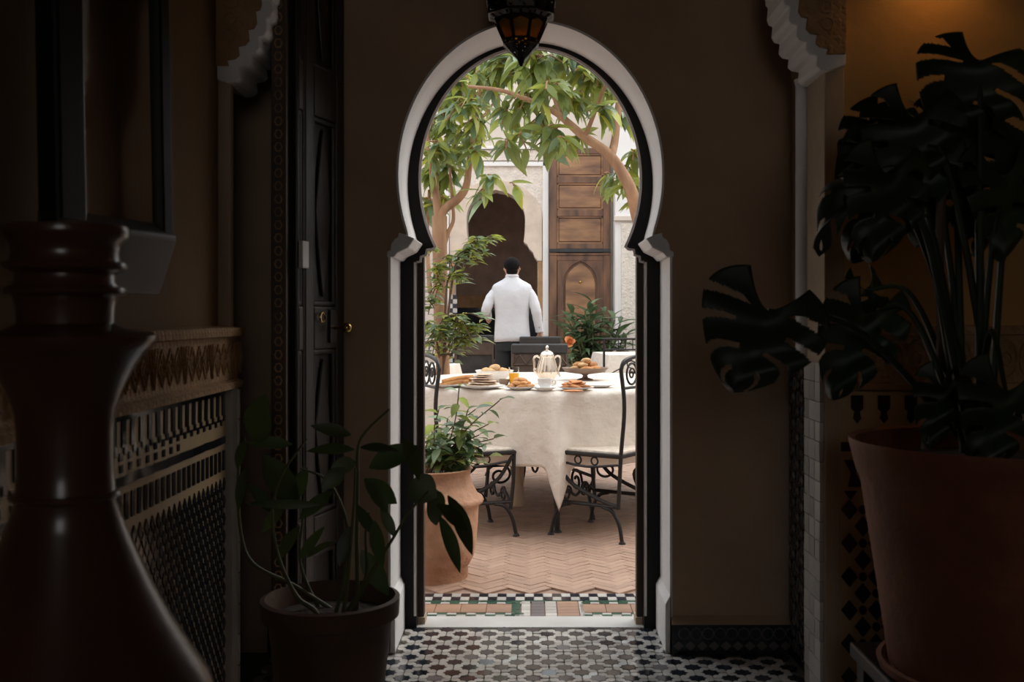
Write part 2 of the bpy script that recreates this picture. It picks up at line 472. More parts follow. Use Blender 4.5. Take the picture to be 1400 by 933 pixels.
# white lining of the reveal, on the opening's edge
def strip(outline, y0, y1, t, sgn, zmin=-1):
    """thin lining on the inside of OUTLINE"""
    n = len(outline); inn = []
    for i, p in enumerate(outline):
        a = outline[max(i - 1, 0)]; c = outline[min(i + 1, n - 1)]
        d = Vector((c[0] - a[0], c[1] - a[1])); d.normalize()
        inn.append((p[0] + d.y * t, p[1] - d.x * t))
    vs = []; fs = []
    for i in range(n):
        for (q, y) in ((outline[i], y0), (outline[i], y1), (inn[i], y1), (inn[i], y0)):
            vs.append((q[0] * sgn, y, q[1]))
    for i in range(n - 1):
        for k in range(4):
            fs.append((i * 4 + k, i * 4 + (k + 1) % 4, (i + 1) * 4 + (k + 1) % 4, (i + 1) * 4 + k))
    fs += [(0, 1, 2, 3), tuple((n - 1) * 4 + k for k in range(4))]
    return vs, fs
b = MB()
for sgn in (1, -1):
    b.add(*strip(outl, YF - 0.006, YB - 0.001, 0.008, sgn))
arch_trim = struct(b.build('trim_4', m_white, angle=50))
for sgn in (1, -1):
    # impost moulding at the springing of the arch
    q = MB()
    prof = [(0.020, 1.372), (-0.004, 1.374), (-0.004, 1.392), (0.008, 1.396), (0.010, 1.418), (0.022, 1.436), (0.034, 1.442), (0.036, 1.458), (0.058, 1.452), (0.092, 1.438), (0.070, 1.405), (0.034, 1.388)]
    q.prism([((-0.492 + p[0]) * sgn, p[1]) for p in prof], YF - 0.014, YB - 0.002)
    q.build('impost', m_white, arch_trim, smooth=False, world=True, bevel=0.004)
    # plinth at the foot of the jamb
    q = MB()
    q.prism([(-0.4915 * sgn, 0), (-0.468 * sgn, 0), (-0.468 * sgn, 0.17), (-0.484 * sgn, 0.20), (-0.4915 * sgn, 0.20)], YF - 0.006, YB - 0.002)
    q.build('plinth', m_white, arch_trim, smooth=False, world=True, bevel=0.003)
# black arched door frame set in the reveal
inl = keyhole(0.415, 0.495, 1.68, 1.428, 0.425, 1.372, [(-0.425, 1.372), (-0.412, 1.374), (-0.410, 1.392), (-0.392, 1.398), (-0.388, 1.418), (-0.368, 1.420)])
b = MB()
for sgn in (1, -1):
    poly = [(-0.62, 0.0)] + inl + [(0, 2.40), (-0.62, 2.40)]
    b.prism([(p[0] * sgn, p[1]) for p in poly], YB, YB + 0.05)
door1 = struct(b.build('door_1', m_black, smooth=False))
for sgn in (1, -1):
    q = MB(); q.tube([(p[0] * sgn, YB + 0.006, p[1]) for p in inl[2:]], 0.0075, 6)
    q.build('bead', m_bead, door1, world=True)
    q = MB(); q.box(-0.428, -0.402, YB + 0.052, YB + 0.10, 0.03, 1.40)
    if sgn < 0: q.v = [(-x, y, z) for x, y, z in q.v]
    q.build('jamb_board', m_jamb, door1, smooth=False, world=True, bevel=0.003)
    q = MB(); q.tube([(-0.430 * sgn, YB - 0.004, 0.05), (-0.430 * sgn, YB - 0.004, 1.37)], 0.005, 6)
    q.build('jamb_bead', m_bead, door1, world=True)
    q = MB(); q.box(-0.432, -0.398, YB + 0.045, YB + 0.12, 0.0, 0.03)
    if sgn < 0: q.v = [(-x, y, z) for x, y, z in q.v]
    q.build('base_block', m_beige, door1, smooth=False, world=True)
# marble threshold
b = MB(); b.box(-0.45, 0.45, 3.972, 4.118, -0.02, 0.004)
struct(b.build('trim_5', m_marble, smooth=False, bevel=0.004))

# tiled baseboard under the right part of the wall
b = MB(); b.box(0.488, 0.905, YF - 0.028, YF - 0.001, 0.0, 0.105, 0); b.prism([(YF - 0.028, 0.105), (YF - 0.001, 0.105), (YF - 0.001, 0.13)], 0.488, 0.905, 1, 'yz')
base_r = struct(b.build('baseboard_right', [m_tblack, m_plaster], smooth=False))
q = MB(); q.tube([(0.02 * math.cos(a * PI / 4) , 0, 0.02 * math.sin(a * PI / 4)) for a in range(8)], 0.0025, 4, closed=True)
ringm = q.mesh('ring', m_tgrey)
q = MB(); q.prism([(-0.019, 0), (0, 0.016), (0.019, 0), (0, -0.016)], 0, 0.004)
diam = q.mesh('lozenge', m_tgrey, smooth=False)
its = []
for i in range(10):
    x = 0.51 + i * 0.041
    its.append((diam, Matrix.Translation((x, YF - 0.031, 0.033))))
    its.append((ringm, Matrix.Translation((x + 0.02, YF - 0.030, 0.075))))
scatter(base_r, 'carved_tile', 'carved_tiles', its)
b = MB(); b.box(-0.905, -0.494, YF - 0.028, YF - 0.001, 0.0, 0.105)
struct(b.build('baseboard_left', m_tblack, smooth=False))
# black zellige strip along the vestibule right wall
b = MB(); b.box(0.897, 0.906, 3.412, 3.68, 0.0, 1.02)
dv = b.build('dado_panel', m_tblack, wall_vest, smooth=False, world=True)
rotx = Matrix.Rotation(PI / 2, 4, 'Z')
its = []
for k in range(22):
    for j in range(5):
        its.append((ringm if (k + j) % 2 else diam, Matrix.Translation((0.8965, 3.44 + j * 0.052, 0.05 + k * 0.0445)) @ rotx))
scatter(wall_vest, 'carved_tile', 'carved_tiles', its)

# ------------------------------------------------------------------ zellige floor of the vestibule: dark stars and pale kites
TH = 0.006
def poly_tile(pts, m, name, h=TH, inset=0.0012):
    """a low tile with a small chamfer; PTS counter-clockwise in xy"""
    n = len(pts); cx = sum(p[0] for p in pts) / n; cy = sum(p[1] for p in pts) / n
    q = MB()
    def sc(k): return [(cx + (p[0] - cx) * k, cy + (p[1] - cy) * k) for p in pts]
    size = max(math.hypot(p[0] - cx, p[1] - cy) for p in pts)
    k = 1 - inset / size
    vs = [(p[0], p[1], -0.004) for p in pts] + [(p[0], p[1], h - inset) for p in pts] + [(p[0], p[1], h) for p in sc(k)]
    fs = [(i, (i + 1) % n, n + (i + 1) % n, n + i) for i in range(n)] + [(n + i, n + (i + 1) % n, 2 * n + (i + 1) % n, 2 * n + i) for i in range(n)]
    fs.append(tuple(range(2 * n, 3 * n)))
    q.add(vs, fs)
    return q.mesh(name, m, smooth=False)
P_ = 0.0745                                      # lattice pitch, lattice turned 45 degrees
Rs = 0.0315; rs = Rs * 0.74
star = [((Rs if i % 2 == 0 else rs) * math.cos(i * PI / 8), (Rs if i % 2 == 0 else rs) * math.sin(i * PI / 8)) for i in range(16)]
m_star = [poly_tile(star, m_tblack, 'star_tile'), poly_tile(star, m_tgrey, 'star_tile_grey')]
# a pale tile between each two neighbouring stars
g_ = 0.0010; R2 = Rs + g_; n_ = (rs + g_) ; c8, s8 = math.cos(PI / 8), math.sin(PI / 8)
hp = [(R2, 0), (n_ * c8, -n_ * s8), (R2 * 0.7071, -R2 * 0.7071), (P_ / 2, -P_ / 2 + g_)]
hp += [(P_ - x, y) for x, y in reversed(hp[:-1])]
hp += [(x, -y) for x, y in reversed(hp[1:-1])]
hp = [((x - P_ / 2) * 0.975, y * 0.965) for x, y in hp]
m_hex = poly_tile(hp, m_twhite, 'pale_tile')
stars = []; hexes = []
rot45 = Matrix.Rotation(PI / 4, 4, 'Z')
def onfloor(x, y): return -0.88 < x < 0.86 and 2.5 < y < 3.94 and not (y > 3.63 and abs(x) > 0.46)
for i in range(-26, 27):
    for j in range(-26, 27):
        for (a, c_, kind) in ((i, j, 0), (i + .5, j, 1), (i, j + .5, 2)):
            u = Matrix.Rotation(PI / 4, 2) @ Vector((a * P_, c_ * P_)); x, y = u.x + 0.22, u.y + 3.3
            if not onfloor(x, y): continue
            tilt = Matrix.Rotation(R.gauss(0, 0.028), 4, 'X') @ Matrix.Rotation(R.gauss(0, 0.028), 4, 'Y')
            if kind == 0: stars.append((m_star[0] if R.random() < 0.93 else m_star[1], Matrix.Translation((x, y, 0)) @ rot45 @ tilt))
            else: hexes.append((m_hex, Matrix.Translation((x, y, 0)) @ rot45 @ Matrix.Rotation(0 if kind == 1 else PI / 2, 4, 'Z') @ tilt))
vis = lambda t: 0 if 3.36 < t[1].translation.y and -0.5 < t[1].translation.x else 1
stars.sort(key=vis); hexes.sort(key=lambda t: (vis(t), t[1].translation.y))
scatter(floor, 'star_tile', 'star_tiles', stars)
scatter(floor, 'pale_tile', 'pale_tiles', hexes)

# ------------------------------------------------------------------ dado and carved band on the left wall
XW = -0.94
def rect_tile(w, h, m, name, t=0.0095):
    q = MB(); q.box(0, t, -w / 2, w / 2, -h / 2, h / 2)
    me = q.mesh(name, m, smooth=False); return me
b = MB(); b.box(XW, XW + 0.026, 0.3, 3.20, 0.0, 0.95, 0); b.box(XW, XW + 0.046, 3.18, 3.245, 0.0, 0.95, 1)
b.build('dado_panel', [m_tcream, m_twhite], wall_left, smooth=False, world=True)
b = MB()
b.prism([(XW, 0.95), (XW + 0.055, 0.952), (XW + 0.058, 0.972), (XW + 0.04, 0.978), (XW + 0.04, 1.105), (XW + 0.06, 1.11), (XW + 0.064, 1.135), (XW, 1.14)], 0.3, 3.262)
b.build('carved_band', m_carved, wall_left, smooth=False, world=True)
# raised strokes of the carved band, letter-like
for i in range(30):
    y = 1.6 + i * 0.058
    q = MB()
    ty = i % 4
    x = XW + 0.042
    if ty == 0:
        q.tube([(x, y - .029, 1.09), (x, y, .995), (x, y + .029, 1.09)], 0.0045, 5)
        q.tube([(x, y - .014, 1.09), (x, y, 1.045), (x, y + .014, 1.09)], 0.004, 5)
    else:
        q.tube([(x, y - .029, 1.042), (x, y, 1.085), (x, y + .029, 1.042), (x, y, .998)], 0.004, 5, closed=True)
        q.tube([(x, y - .012, 1.042), (x, y, 1.060), (x, y + .012, 1.042), (x, y, 1.024)], 0.004, 5, closed=True)
    q.build('carved_stroke', m_carved, wall_left, world=True)
t_mer = rect_tile(0.024, 0.060, m_tblack, 'merlon_tile'); t_dot = rect_tile(0.016, 0.018, m_tblack, 'dot_tile')
t_bar = rect_tile(0.020, 0.060, m_tblack, 'bar_tile'); t_str = rect_tile(0.098, 0.022, m_tblack, 'stripe_tile'); t_top = rect_tile(0.098, 0.014, m_tblack, 'stripe_tile_thin')
q = MB(); q.prism([(-0.0125, 0), (0, 0.020), (0.0125, 0), (0, -0.020)], 0, 0.0095, plane='yz'); t_dia = q.mesh('diamond_tile', m_tblack, smooth=False)
X0 = XW + 0.020
def jig(): return Matrix.Rotation(R.uniform(-.03, .03), 4, 'X')
its = []; Y0 = 1.75
for i in range(26):
    y = 3.15 - i * 0.055
    its.append((t_mer, Matrix.Translation((X0, y, 0.905)) @ jig()))
scatter(wall_left, 'merlon_tile', 'merlon_tiles', its)
its = [(t_dot, Matrix.Translation((X0, 3.16 - i * 0.0275, 0.866 - (i % 2) * 0.012 - r * 0.0)) @ jig()) for r in range(1) for i in range(50)]
its += [(t_dot, Matrix.Translation((X0, 2.75 - i * 0.055, 0.828)) @ jig()) for i in range(20)]
scatter(wall_left, 'dot_tile', 'dot_tiles', its)
its = [(t_str, Matrix.Translation((X0, 3.12 - i * 0.1, 0.800)) @ jig()) for i in range(14)] + [(t_top, Matrix.Translation((X0, 3.12 - i * 0.1, 0.942))) for i in range(14)]
scatter(wall_left, 'stripe_tile', 'stripe_tiles', its)
its = [(t_bar, Matrix.Translation((X0, 3.155 - i * 0.040, 0.740)) @ jig()) for i in range(35)]
scatter(wall_left, 'bar_tile', 'bar_tiles', its)
its = []
for r in range(26):
    for i in range(34):
        its.append((t_dia, Matrix.Translation((X0, 3.16 - i * 0.040 - (r % 2) * 0.020, 0.668 - r * 0.026)) @ jig()))
its.sort(key=lambda t: 0 if t[1].translation.y > 2.2 and t[1].translation.z > 0.15 else 1)
scatter(wall_left, 'diamond_tile', 'diamond_tiles', its)
# end of the dado, glazed tiles with doorway light put into their pale colour
for k in range(10):
    q = MB(); q.box(XW + 0.012, XW + 0.052, 3.238, 3.251, 0.01 + k * 0.094, 0.10 + k * 0.094)
    q.build('end_tile', m_twhite, wall_left, smooth=False, world=True, bevel=0.002)

# ------------------------------------------------------------------ dado and carved band on the right
YR = 3.22
b = MB(); b.box(0.935, 2.0, YR - 0.02, YR, 0.0, 0.94)
b.build('dado_panel', m_tcream, wall_side, smooth=False, world=True)
b = MB(); b.prism([(YR, 0.945), (YR - 0.035, 0.948), (YR - 0.036, 0.965), (YR - 0.022, 0.97), (YR - 0.022, 1.11), (YR - 0.036, 1.115), (YR - 0.036, 1.14), (YR, 1.142)], 0.99, 2.0, plane='yz')
b.build('carved_band', m_carved, wall_side, smooth=False, world=True)
for i in range(14):
    x = 1.03 + i * 0.068
    q = MB(); q.tube([(x + 0.030 * math.cos(a * PI / 8), YR - 0.026, 1.04 + 0.055 * math.sin(a * PI / 8)) for a in range(16)], 0.005, 5, closed=True)
    q.tube([(x + 0.014 * math.cos(a * PI / 4), YR - 0.026, 1.04 + 0.02 * math.sin(a * PI / 4)) for a in range(8)], 0.005, 5, closed=True)
    q.build('carved_rosette', m_carved, wall_side, world=True)
def fr(poly, m, name, t=0.008):
    q = MB(); q.prism(poly, -t, 0.004); return q.mesh(name, m, smooth=False)
f_dia = fr([(-0.025, 0), (0, 0.031), (0.025, 0), (0, -0.031)], m_tblack, 'diamond_face')
f_oct = fr([(0.012 * math.cos(PI / 8 + a * PI / 4), 0.014 * math.sin(PI / 8 + a * PI / 4)) for a in range(8)], m_tblack, 'octagon_face')
f_bow = fr([(-0.03, 0.04), (0.012, 0.04), (0.006, 0.0), (0.03, -0.04), (-0.016, -0.04), (-0.008, 0)], m_tblack, 'bow_face')
f_tri = fr([(-0.02, 0.014), (0.02, 0.014), (0, -0.014)], m_tblack, 'triangle_face')
f_str = fr([(-0.038, -0.014), (0.038, -0.014), (0.038, 0.014), (-0.038, 0.014)], m_tblack, 'stripe_face')
f_mer = fr([(-0.018, 0.04), (0.018, 0.04), (0.018, 0), (0.008, -0.01), (0.012, -0.03), (0, -0.045), (-0.012, -0.03), (-0.008, -0.01), (-0.018, 0)], m_tblack, 'merlon_face')
its = []; YT = YR - 0.018
for r in range(14):
    for i in range(13):
        x = 0.962 + i * 0.081 + (r % 2) * 0.0405; z = 0.585 - r * 0.0505
        if z < 0.03: continue
        its.append((f_dia, Matrix.Translation((x, YT, z))))
        its.append((f_oct, Matrix.Translation((x + 0.0405, YT, z))))
scatter(wall_side, 'zellige_tile', 'zellige_tiles', its)
its = []
for i in range(13):
    x = 0.975 + i * 0.081
    its += [(f_bow, Matrix.Translation((x, YT, 0.695))), (f_tri, Matrix.Translation((x - 0.01, YT, 0.628))), (f_str, Matrix.Translation((x, YT, 0.775))), (f_mer, Matrix.Translation((x + 0.01, YT, 0.89)))]
scatter(wall_side, 'border_tile', 'border_tiles', its)
# pale glazed tiles on the jamb facing the opening
its = []
q = MB(); q.box(-0.010, 0.002, -0.029, 0.029, -0.029, 0.029); me = q.mesh('jamb_tile', m_twhite, smooth=False)
for k in range(17):
    for j in range(3):
        its.append((me, Matrix.Translation((0.887, 3.243 + j * 0.062, 0.03 + k * 0.0605)) @ Matrix.Rotation(R.uniform(-.04, .04), 4, 'Z')))
scatter(wall_side, 'jamb_tile', 'jamb_tiles', its)

# ------------------------------------------------------------------ dark double door folded back on the left
door2 = struct(MB().box(-0.80, -0.752, 3.27, 3.31, 0, 2.9).build('door_2', m_jamb, smooth=False, bevel=0.004))
q = MB()
for k in range(70): q.tube([(-0.776 + 0.011 * math.cos(a * PI / 3), 3.266, 0.05 + k * 0.04 + 0.014 * math.sin(a * PI / 3)) for a in range(6)], 0.003, 4, closed=True)
q.build('carved_ornament', m_carved, door2, world=True)
# two leaves: local x along the leaf, y through it
def leaf_door(p0, p1, name, nar):
    d = Vector((p1[0] - p0[0], p1[1] - p0[1])); w = d.length; ang = math.atan2(d.y, d.x)
    M_ = Matrix.Translation((p0[0], p0[1], 0)) @ Matrix.Rotation(ang, 4, 'Z')
    sw = 0.06 if not nar else 0.012
    lf = MB().box(0, w, -0.012, 0.020, 0.03, 2.85, mx=M_).build(name, m_ebony, door2, smooth=False, world=True)
    def piece(nm, x0, x1, y0, y1, z0, z1, m=m_ebony, bev=0.005):
        MB().box(x0, x1, y0, y1, z0, z1, mx=M_).build(nm, m, lf, smooth=False, world=True, bevel=bev)
    piece('stile', 0, sw, -0.03, -0.012, 0.03, 2.85); piece('stile', w - sw, w, -0.03, -0.012, 0.03, 2.85)
    for z0, z1 in ((0.03, 0.25), (0.40, 0.52), (1.06, 1.20), (1.82, 1.98), (2.7, 2.85)):
        piece('rail', sw, w - sw, -0.03, -0.012, z0, z1)
    for z0, z1 in ((0.25, 0.40), (0.52, 1.06), (1.20, 1.82), (1.98, 2.70)):
        piece('moulding', sw, sw + 0.018, -0.026, -0.012, z0, z1, m_bead if False else m_ebony, 0.006)
        piece('moulding', w - sw - 0.018, w - sw, -0.026, -0.012, z0, z1, m_ebony, 0.006)
        piece('moulding', sw, w - sw, -0.026, -0.012, z0, z0 + 0.018, m_ebony, 0.006)
        piece('moulding', sw, w - sw, -0.026, -0.012, z1 - 0.018, z1, m_ebony, 0.006)
        if not nar and z1 - z0 > 0.3:
            zc = (z0 + z1) / 2; hz = (z1 - z0) / 2 - 0.03; xc = w / 2; hx = w / 2 - sw - 0.03
            pts = [(xc - hx * (1 - abs(t)) ** 0.8 * 1.0, zc + hz * t) for t in [i / 8 for i in range(-8, 9)]] + [(xc + hx * (1 - abs(t)) ** 0.8, zc + hz * t) for t in [i / 8 for i in range(7, -8, -1)]]
            MB().prism(pts, -0.022, -0.012, mx=M_).build('carved_lozenge', m_ebony, lf, smooth=False, world=True, bevel=0.004)
    return lf, M_, w
lf, M_, w = leaf_door((-0.742, 3.375), (-0.668, 3.655), 'door_leaf', False)
q = MB(); q.box(0.165, 0.215, -0.038, -0.03, 1.08, 1.19, mx=M_); q.build('lock_plate', m_ebony, lf, smooth=False, world=True)
q = MB(); q.tube([M_ @ Vector((0.19, -0.03, 1.13)), M_ @ Vector((0.19, -0.075, 1.13))], 0.006, 8); q.ball(M_ @ Vector((0.19, -0.085, 1.13)), 0.017, 10, 8)
q.build('brass_knob', m_brass, lf, world=True)
q = MB(); q.tube([M_ @ Vector((0.10 + 0.016 * math.cos(a * PI / 6), -0.04, 1.165 + 0.016 * math.sin(a * PI / 6))) for a in range(12)], 0.003, 6, closed=True)
q.build('ring_pull', m_brass, lf, world=True)
lf2, M2, w2 = leaf_door((-0.756, 3.315), (-0.744, 3.372), 'door_leaf', True)
q = MB(); q.box(0.008, w2 - 0.004, -0.045, -0.030, 1.32, 1.405, mx=M2); q.build('pale_plate', m_marble, lf2, smooth=False, world=True, bevel=0.002)  # small pale rectangle set on the narrow leaf

# ------------------------------------------------------------------ things in the room
# large dark vase, left foreground
VY = 1.526; vs_ = FPX / VY
pr = [(310, 80), (318, 82), (326, 80), (334, 70), (346, 68), (356, 70), (364, 74), (370, 72), (376, 63), (386, 64), (394, 70), (400, 72), (406, 66), (420, 63), (442, 62), (450, 76), (454, 110), (460, 117), (468, 116), (480, 106), (495, 95), (515, 83), (535, 74), (560, 65), (590, 62), (640, 62), (672, 64), (678, 67), (684, 65), (720, 76), (760, 92), (800, 110), (840, 130), (880, 153), (910, 171), (940, 190)]
prof = [(w_ / vs_, EYE + (VPY - y_) / vs_) for y_, w_ in pr]
prof += [(0.215, 0.58), (0.222, 0.50), (0.218, 0.42), (0.20, 0.30), (0.17, 0.18), (0.14, 0.08), (0.15, 0.02), (0.15, 0.0)]
vase = thing('floor_vase', 'tall dark red-brown glazed vase with ringed neck and flared collar beside tiled wall', 'vase', ((90 - VPX) / vs_, VY, 0))
prof.reverse()
inner = [(0.070, prof[-1][1] - 0.003), (0.060, prof[-1][1] - 0.05), (0.052, prof[-1][1] - 0.2), (0.02, prof[-1][1] - 0.3)]
q = MB(); q.lathe(prof + inner, n=56); q.build('vase_body', m_vase, vase, angle=50)
for zz, rr in ((EYE + (VPY - 364) / vs_, 0.078), (EYE + (VPY - 398) / vs_, 0.0765), (EYE + (VPY - 677) / vs_, 0.069)):
    q = MB(); q.tube([(rr * math.cos(a * PI / 24), rr * math.sin(a * PI / 24), zz) for a in range(48)], 0.006, 8, closed=True)
    q.build('neck_ring', m_vase, vase)

# wall mirror, its far edge tipped out from the wall
mir = thing('wall_mirror', 'dark framed wall mirror with silver lower moulding above the vase', 'mirror', (-0.825, 2.13, 1.34), math.radians(-13.0))
mir.rotation_euler = (0, math.radians(-1.2), math.radians(-13.0))
# local: x out of the wall, y along it
H0, H1, YA, YB_, = 0.0, 0.74, -0.235, 0.115
MB().box(0.005, 0.030, YA, YB_, H0, H1).build('backing', m_black, mir, smooth=False)
MB().box(0.030, 0.034, YA + 0.07, YB_ - 0.035, H0 + 0.02, H1 - 0.06).build('mirror_glass', m_mirror, mir, smooth=False)
MB().box(0.0, 0.048, YA - 0.01, YA + 0.07, H0 - 0.02, H1).build('frame_rail', m_black, mir, smooth=False, bevel=0.008)
MB().box(0.0, 0.048, YB_ - 0.035, YB_ + 0.01, H0 - 0.02, H1).build('frame_rail', m_black, mir, smooth=False, bevel=0.008)
MB().box(0.0, 0.048, YA, YB_, H1 - 0.06, H1 + 0.05).build('frame_rail', m_black, mir, smooth=False, bevel=0.008)
MB().prism([(0.0, -0.125), (0.012, -0.125), (0.054, -0.014), (0.054, -0.004), (0.034, 0.02), (0.0, 0.02)], YA - 0.01, YB_ + 0.005).build('bottom_moulding', m_silver, mir, smooth=False, bevel=0.004)

# hanging lantern in front of the keyhole doorway
LX, LY = -0.03, 3.45
lan = thing('hanging_lantern', 'pierced dark metal lantern with amber glass panes hanging before the keyhole door', 'lantern', (LX, LY, 0))
ls = FPX / LY
zz = lambda y: EYE + (VPY - y) / ls
NS = 8
def ringpts(r, z): return [(r * math.cos(PI / 8 + k * PI / 4), r * math.sin(PI / 8 + k * PI / 4), z) for k in range(NS)]
def pierced(r0, z0, r1, z1, nu, nv, hole):
    """eight panels each with a lattice of holes"""
    q = MB()
    A = ringpts(r0, z0); B = ringpts(r1, z1)
    for k in range(NS):
        a0, a1, b0, b1 = Vector(A[k]), Vector(A[(k + 1) % NS]), Vector(B[k]), Vector(B[(k + 1) % NS])
        g = lambda u, v: a0.lerp(a1, u).lerp(b0.lerp(b1, u), v)
        n_u, n_v = nu * 4, nv * 4
        for i in range(n_u):
            for j in range(n_v):
                ii, jj = i % 4, j % 4
                if hole and ii in (1, 2) and jj in (1, 2) and (i // 4 + j // 4) % 2 == 0: continue
                if hole and (ii, jj) in ((0, 0), (3, 3)) and (i // 4 + j // 4) % 2: continue
                q.add([g(i / n_u, j / n_v), g((i + 1) / n_u, j / n_v), g((i + 1) / n_u, (j + 1) / n_v), g(i / n_u, (j + 1) / n_v)], [(0, 1, 2, 3)])
    return q
r1, r2, r3, r4 = 0.118, 0.112, 0.088, 0.058
pierced(r4 * 1.02, zz(62), 0.016, zz(80), 3, 2, True).build('lower_cone', m_lant, lan, smooth=False, solid=0.002)
q = MB(); q.lathe([(0.016, zz(79)), (0.012, zz(83)), (0.009, zz(86)), (0.004, zz(91))], n=10); q.build('finial', m_lant, lan)
pierced(r4, zz(55), r4 * 1.06, zz(62), 3, 1, True).build('lower_band', m_lant, lan, smooth=False, solid=0.002)
A = ringpts(r4, zz(56)); B = ringpts(r3, zz(28))
for k in range(NS):
    q = MB(); q.add([A[k], A[(k + 1) % NS], B[(k + 1) % NS], B[k]], [(0, 1, 2, 3)]); q.build('amber_pane', m_amberg, lan, smooth=False, solid=0.003)
    q = MB(); q.tube([A[k], B[k]], 0.006, 6); q.build('glazing_bar', m_lant, lan)
    # pierced shoulder of each pane
    q = MB(); a0, a1 = Vector(A[k]).lerp(Vector(B[k]), 0.98), Vector(A[(k + 1) % NS]).lerp(Vector(B[(k + 1) % NS]), 0.98)
    a2, a3 = Vector(A[k]).lerp(Vector(B[k]), 0.72), Vector(A[(k + 1) % NS]).lerp(Vector(B[(k + 1) % NS]), 0.72)
    am = ((a0 + a1) / 2).lerp((a2 + a3) / 2, 0.3)
    q.add([a0, am, a2], [(0, 1, 2)]); q.add([a1, am, a3], [(0, 1, 2)]); q.add([a0, a1, am], [(0, 1, 2)])
    q.v = [(x * 1.02, y * 1.02, z) for x, y, z in q.v]; q.build('spandrel', m_lant, lan, smooth=False, solid=0.002)
for r, z in ((r4, zz(56)), (r3, zz(28)), (r2, zz(22)), (r1, zz(4)), (r1, zz(-40))):
    q = MB(); q.tube(ringpts(r, z), 0.004, 6, closed=True); q.build('rim', m_lant, lan)
pierced(r3, zz(28), r2, zz(22), 5, 1, True).build('flared_band', m_lant, lan, smooth=False, solid=0.002)
pierced(r2, zz(22), r1, zz(4), 4, 2, True).build('middle_band', m_lant, lan, smooth=False, solid=0.002)
pierced(r1, zz(4), r1, zz(-40), 4, 4, True).build('upper_band', m_lant, lan, smooth=False, solid=0.002)
pierced(r1, zz(-40), 0.02, zz(-90), 3, 3, True).build('dome', m_lant, lan, smooth=False, solid=0.002)
q = MB()
for k in range(28): q.tube([(0.010 * math.cos(a * PI / 4) * (k % 2), 0.010 * math.cos(a * PI / 4) * (1 - k % 2), zz(-90) + 0.015 + k * 0.03 + 0.02 * math.sin(a * PI / 4)) for a in range(8)], 0.003, 4, closed=True)
q.build('chain', m_lant, lan)

# brass wall lamp above the frame on the right: gives the warm glow on the amber wall
sc_ = thing('wall_lamp', 'small brass wall lamp high on the amber wall', 'lamp', (1.22, 3.19, 2.25))
MB().box(-0.04, 0.04, 0.0, 0.028, -0.06, 0.06).build('wall_plate', m_brass, sc_, smooth=False, bevel=0.005)
q = MB(); q.tube(smooth_path([(0, 0, 0), (0, -0.06, -0.02), (0, -0.09, 0.03)], 4), 0.006, 8); q.build('arm', m_brass, sc_)
q = MB(); q.lathe([(0.060, -0.015), (0.052, 0.05), (0.020, 0.09)], (0, -0.09, 0), 20, cap0=False, cap1=True); q.build('shade', m_brass, sc_)
pl = bpy.data.lights.new('wall_lamp_bulb', 'POINT'); pl.energy = 1.0; pl.color = (1.0, 0.53, 0.16); pl.shadow_soft_size = 0.018
po = bpy.data.objects.new('wall_lamp_bulb', pl); po.location = (1.22, 3.10, 2.268); COL.objects.link(po)
# ------------------------------------------------------------------ courtyard shell
YW = 14.08; sW = FPX / YW
def wx(px): return (px - VPX) / sW
def wz(py): return EYE + (VPY - py) / sW
b = MB(); b.box(-4.2, 4.2, 3.97, 16.5, -0.12, -0.003)
court = struct(b.build('floor_courtyard', m_mortar, smooth=False))
b = MB(); b.box(-4.4, -4.2, 4.0, 14.2, 0, 3.5); struct(b.build('wall_court_left', m_courtw, smooth=False))
b = MB(); b.box(4.2, 4.4, 4.0, 14.2, 0, 3.5); struct(b.build('wall_court_right', m_courtw, smooth=False))

# zellige border before the courtyard bricks: rows of little squares, green triangles and terracotta fields
def low_tile(w, d, m, name, h=0.004):
    return poly_tile([(-w / 2, -d / 2), (w / 2, -d / 2), (w / 2, d / 2), (-w / 2, d / 2)], m, name, h, 0.001)
s_w = low_tile(0.036, 0.050, m_twhite, 'small_white'); s_b = low_tile(0.036, 0.050, m_tblack, 'small_black')
g_w = low_tile(0.036, 0.022, m_twhite, 'small_pale'); g_g = low_tile(0.036, 0.022, m_tgreen, 'small_green')
lineg = low_tile(0.14, 0.014, m_tgreen, 'green_line')
its = []
for i in range(25):
    x = -0.46 + i * 0.038
    its.append(((s_w, s_b)[i % 2], Matrix.Translation((x, 4.425, 0))))
    its.append(((s_b, s_w)[i % 2], Matrix.Translation((x, 4.372, 0))))
    if x < -0.03 or x > 0.20:
        its.append(((g_g, g_w)[i % 2], Matrix.Translation((x, 4.306, 0))))
        its.append(((g_w, g_g)[i % 2], Matrix.Translation((x, 4.150, 0))))
        its.append(((g_g, g_w)[i % 2], Matrix.Translation((x, 4.126, 0))))
scatter(court, 'border_tile', 'border_tiles', its)
its = [(lineg, Matrix.Translation((-0.42 + i * 0.142, 4.333, 0))) for i in range(7)]
scatter(court, 'line_tile', 'line_tiles', its)
fld = low_tile(0.100, 0.118, m_tterra, 'field'); 
its = [(fld, Matrix.Translation((x, 4.228, 0))) for x in (-0.43, -0.328, -0.226, -0.124, 0.25, 0.352, 0.454)]
scatter(court, 'field_tile', 'field_tiles', its)
its = []
for (x, w_, m) in ((-0.058, 0.035, m_tgreen), (-0.018, 0.035, m_twhite), (0.030, 0.050, m_tgrey), (0.082, 0.045, m_twhite), (0.150, 0.085, m_tterra), (0.204, 0.018, m_twhite)):
    me = low_tile(w_, 0.042, m, 'centre')
    for k in range(5): its.append((me, Matrix.Translation((x, 4.138 + k * 0.0435, 0))))
scatter(court, 'centre_tile', 'centre_tiles', its)

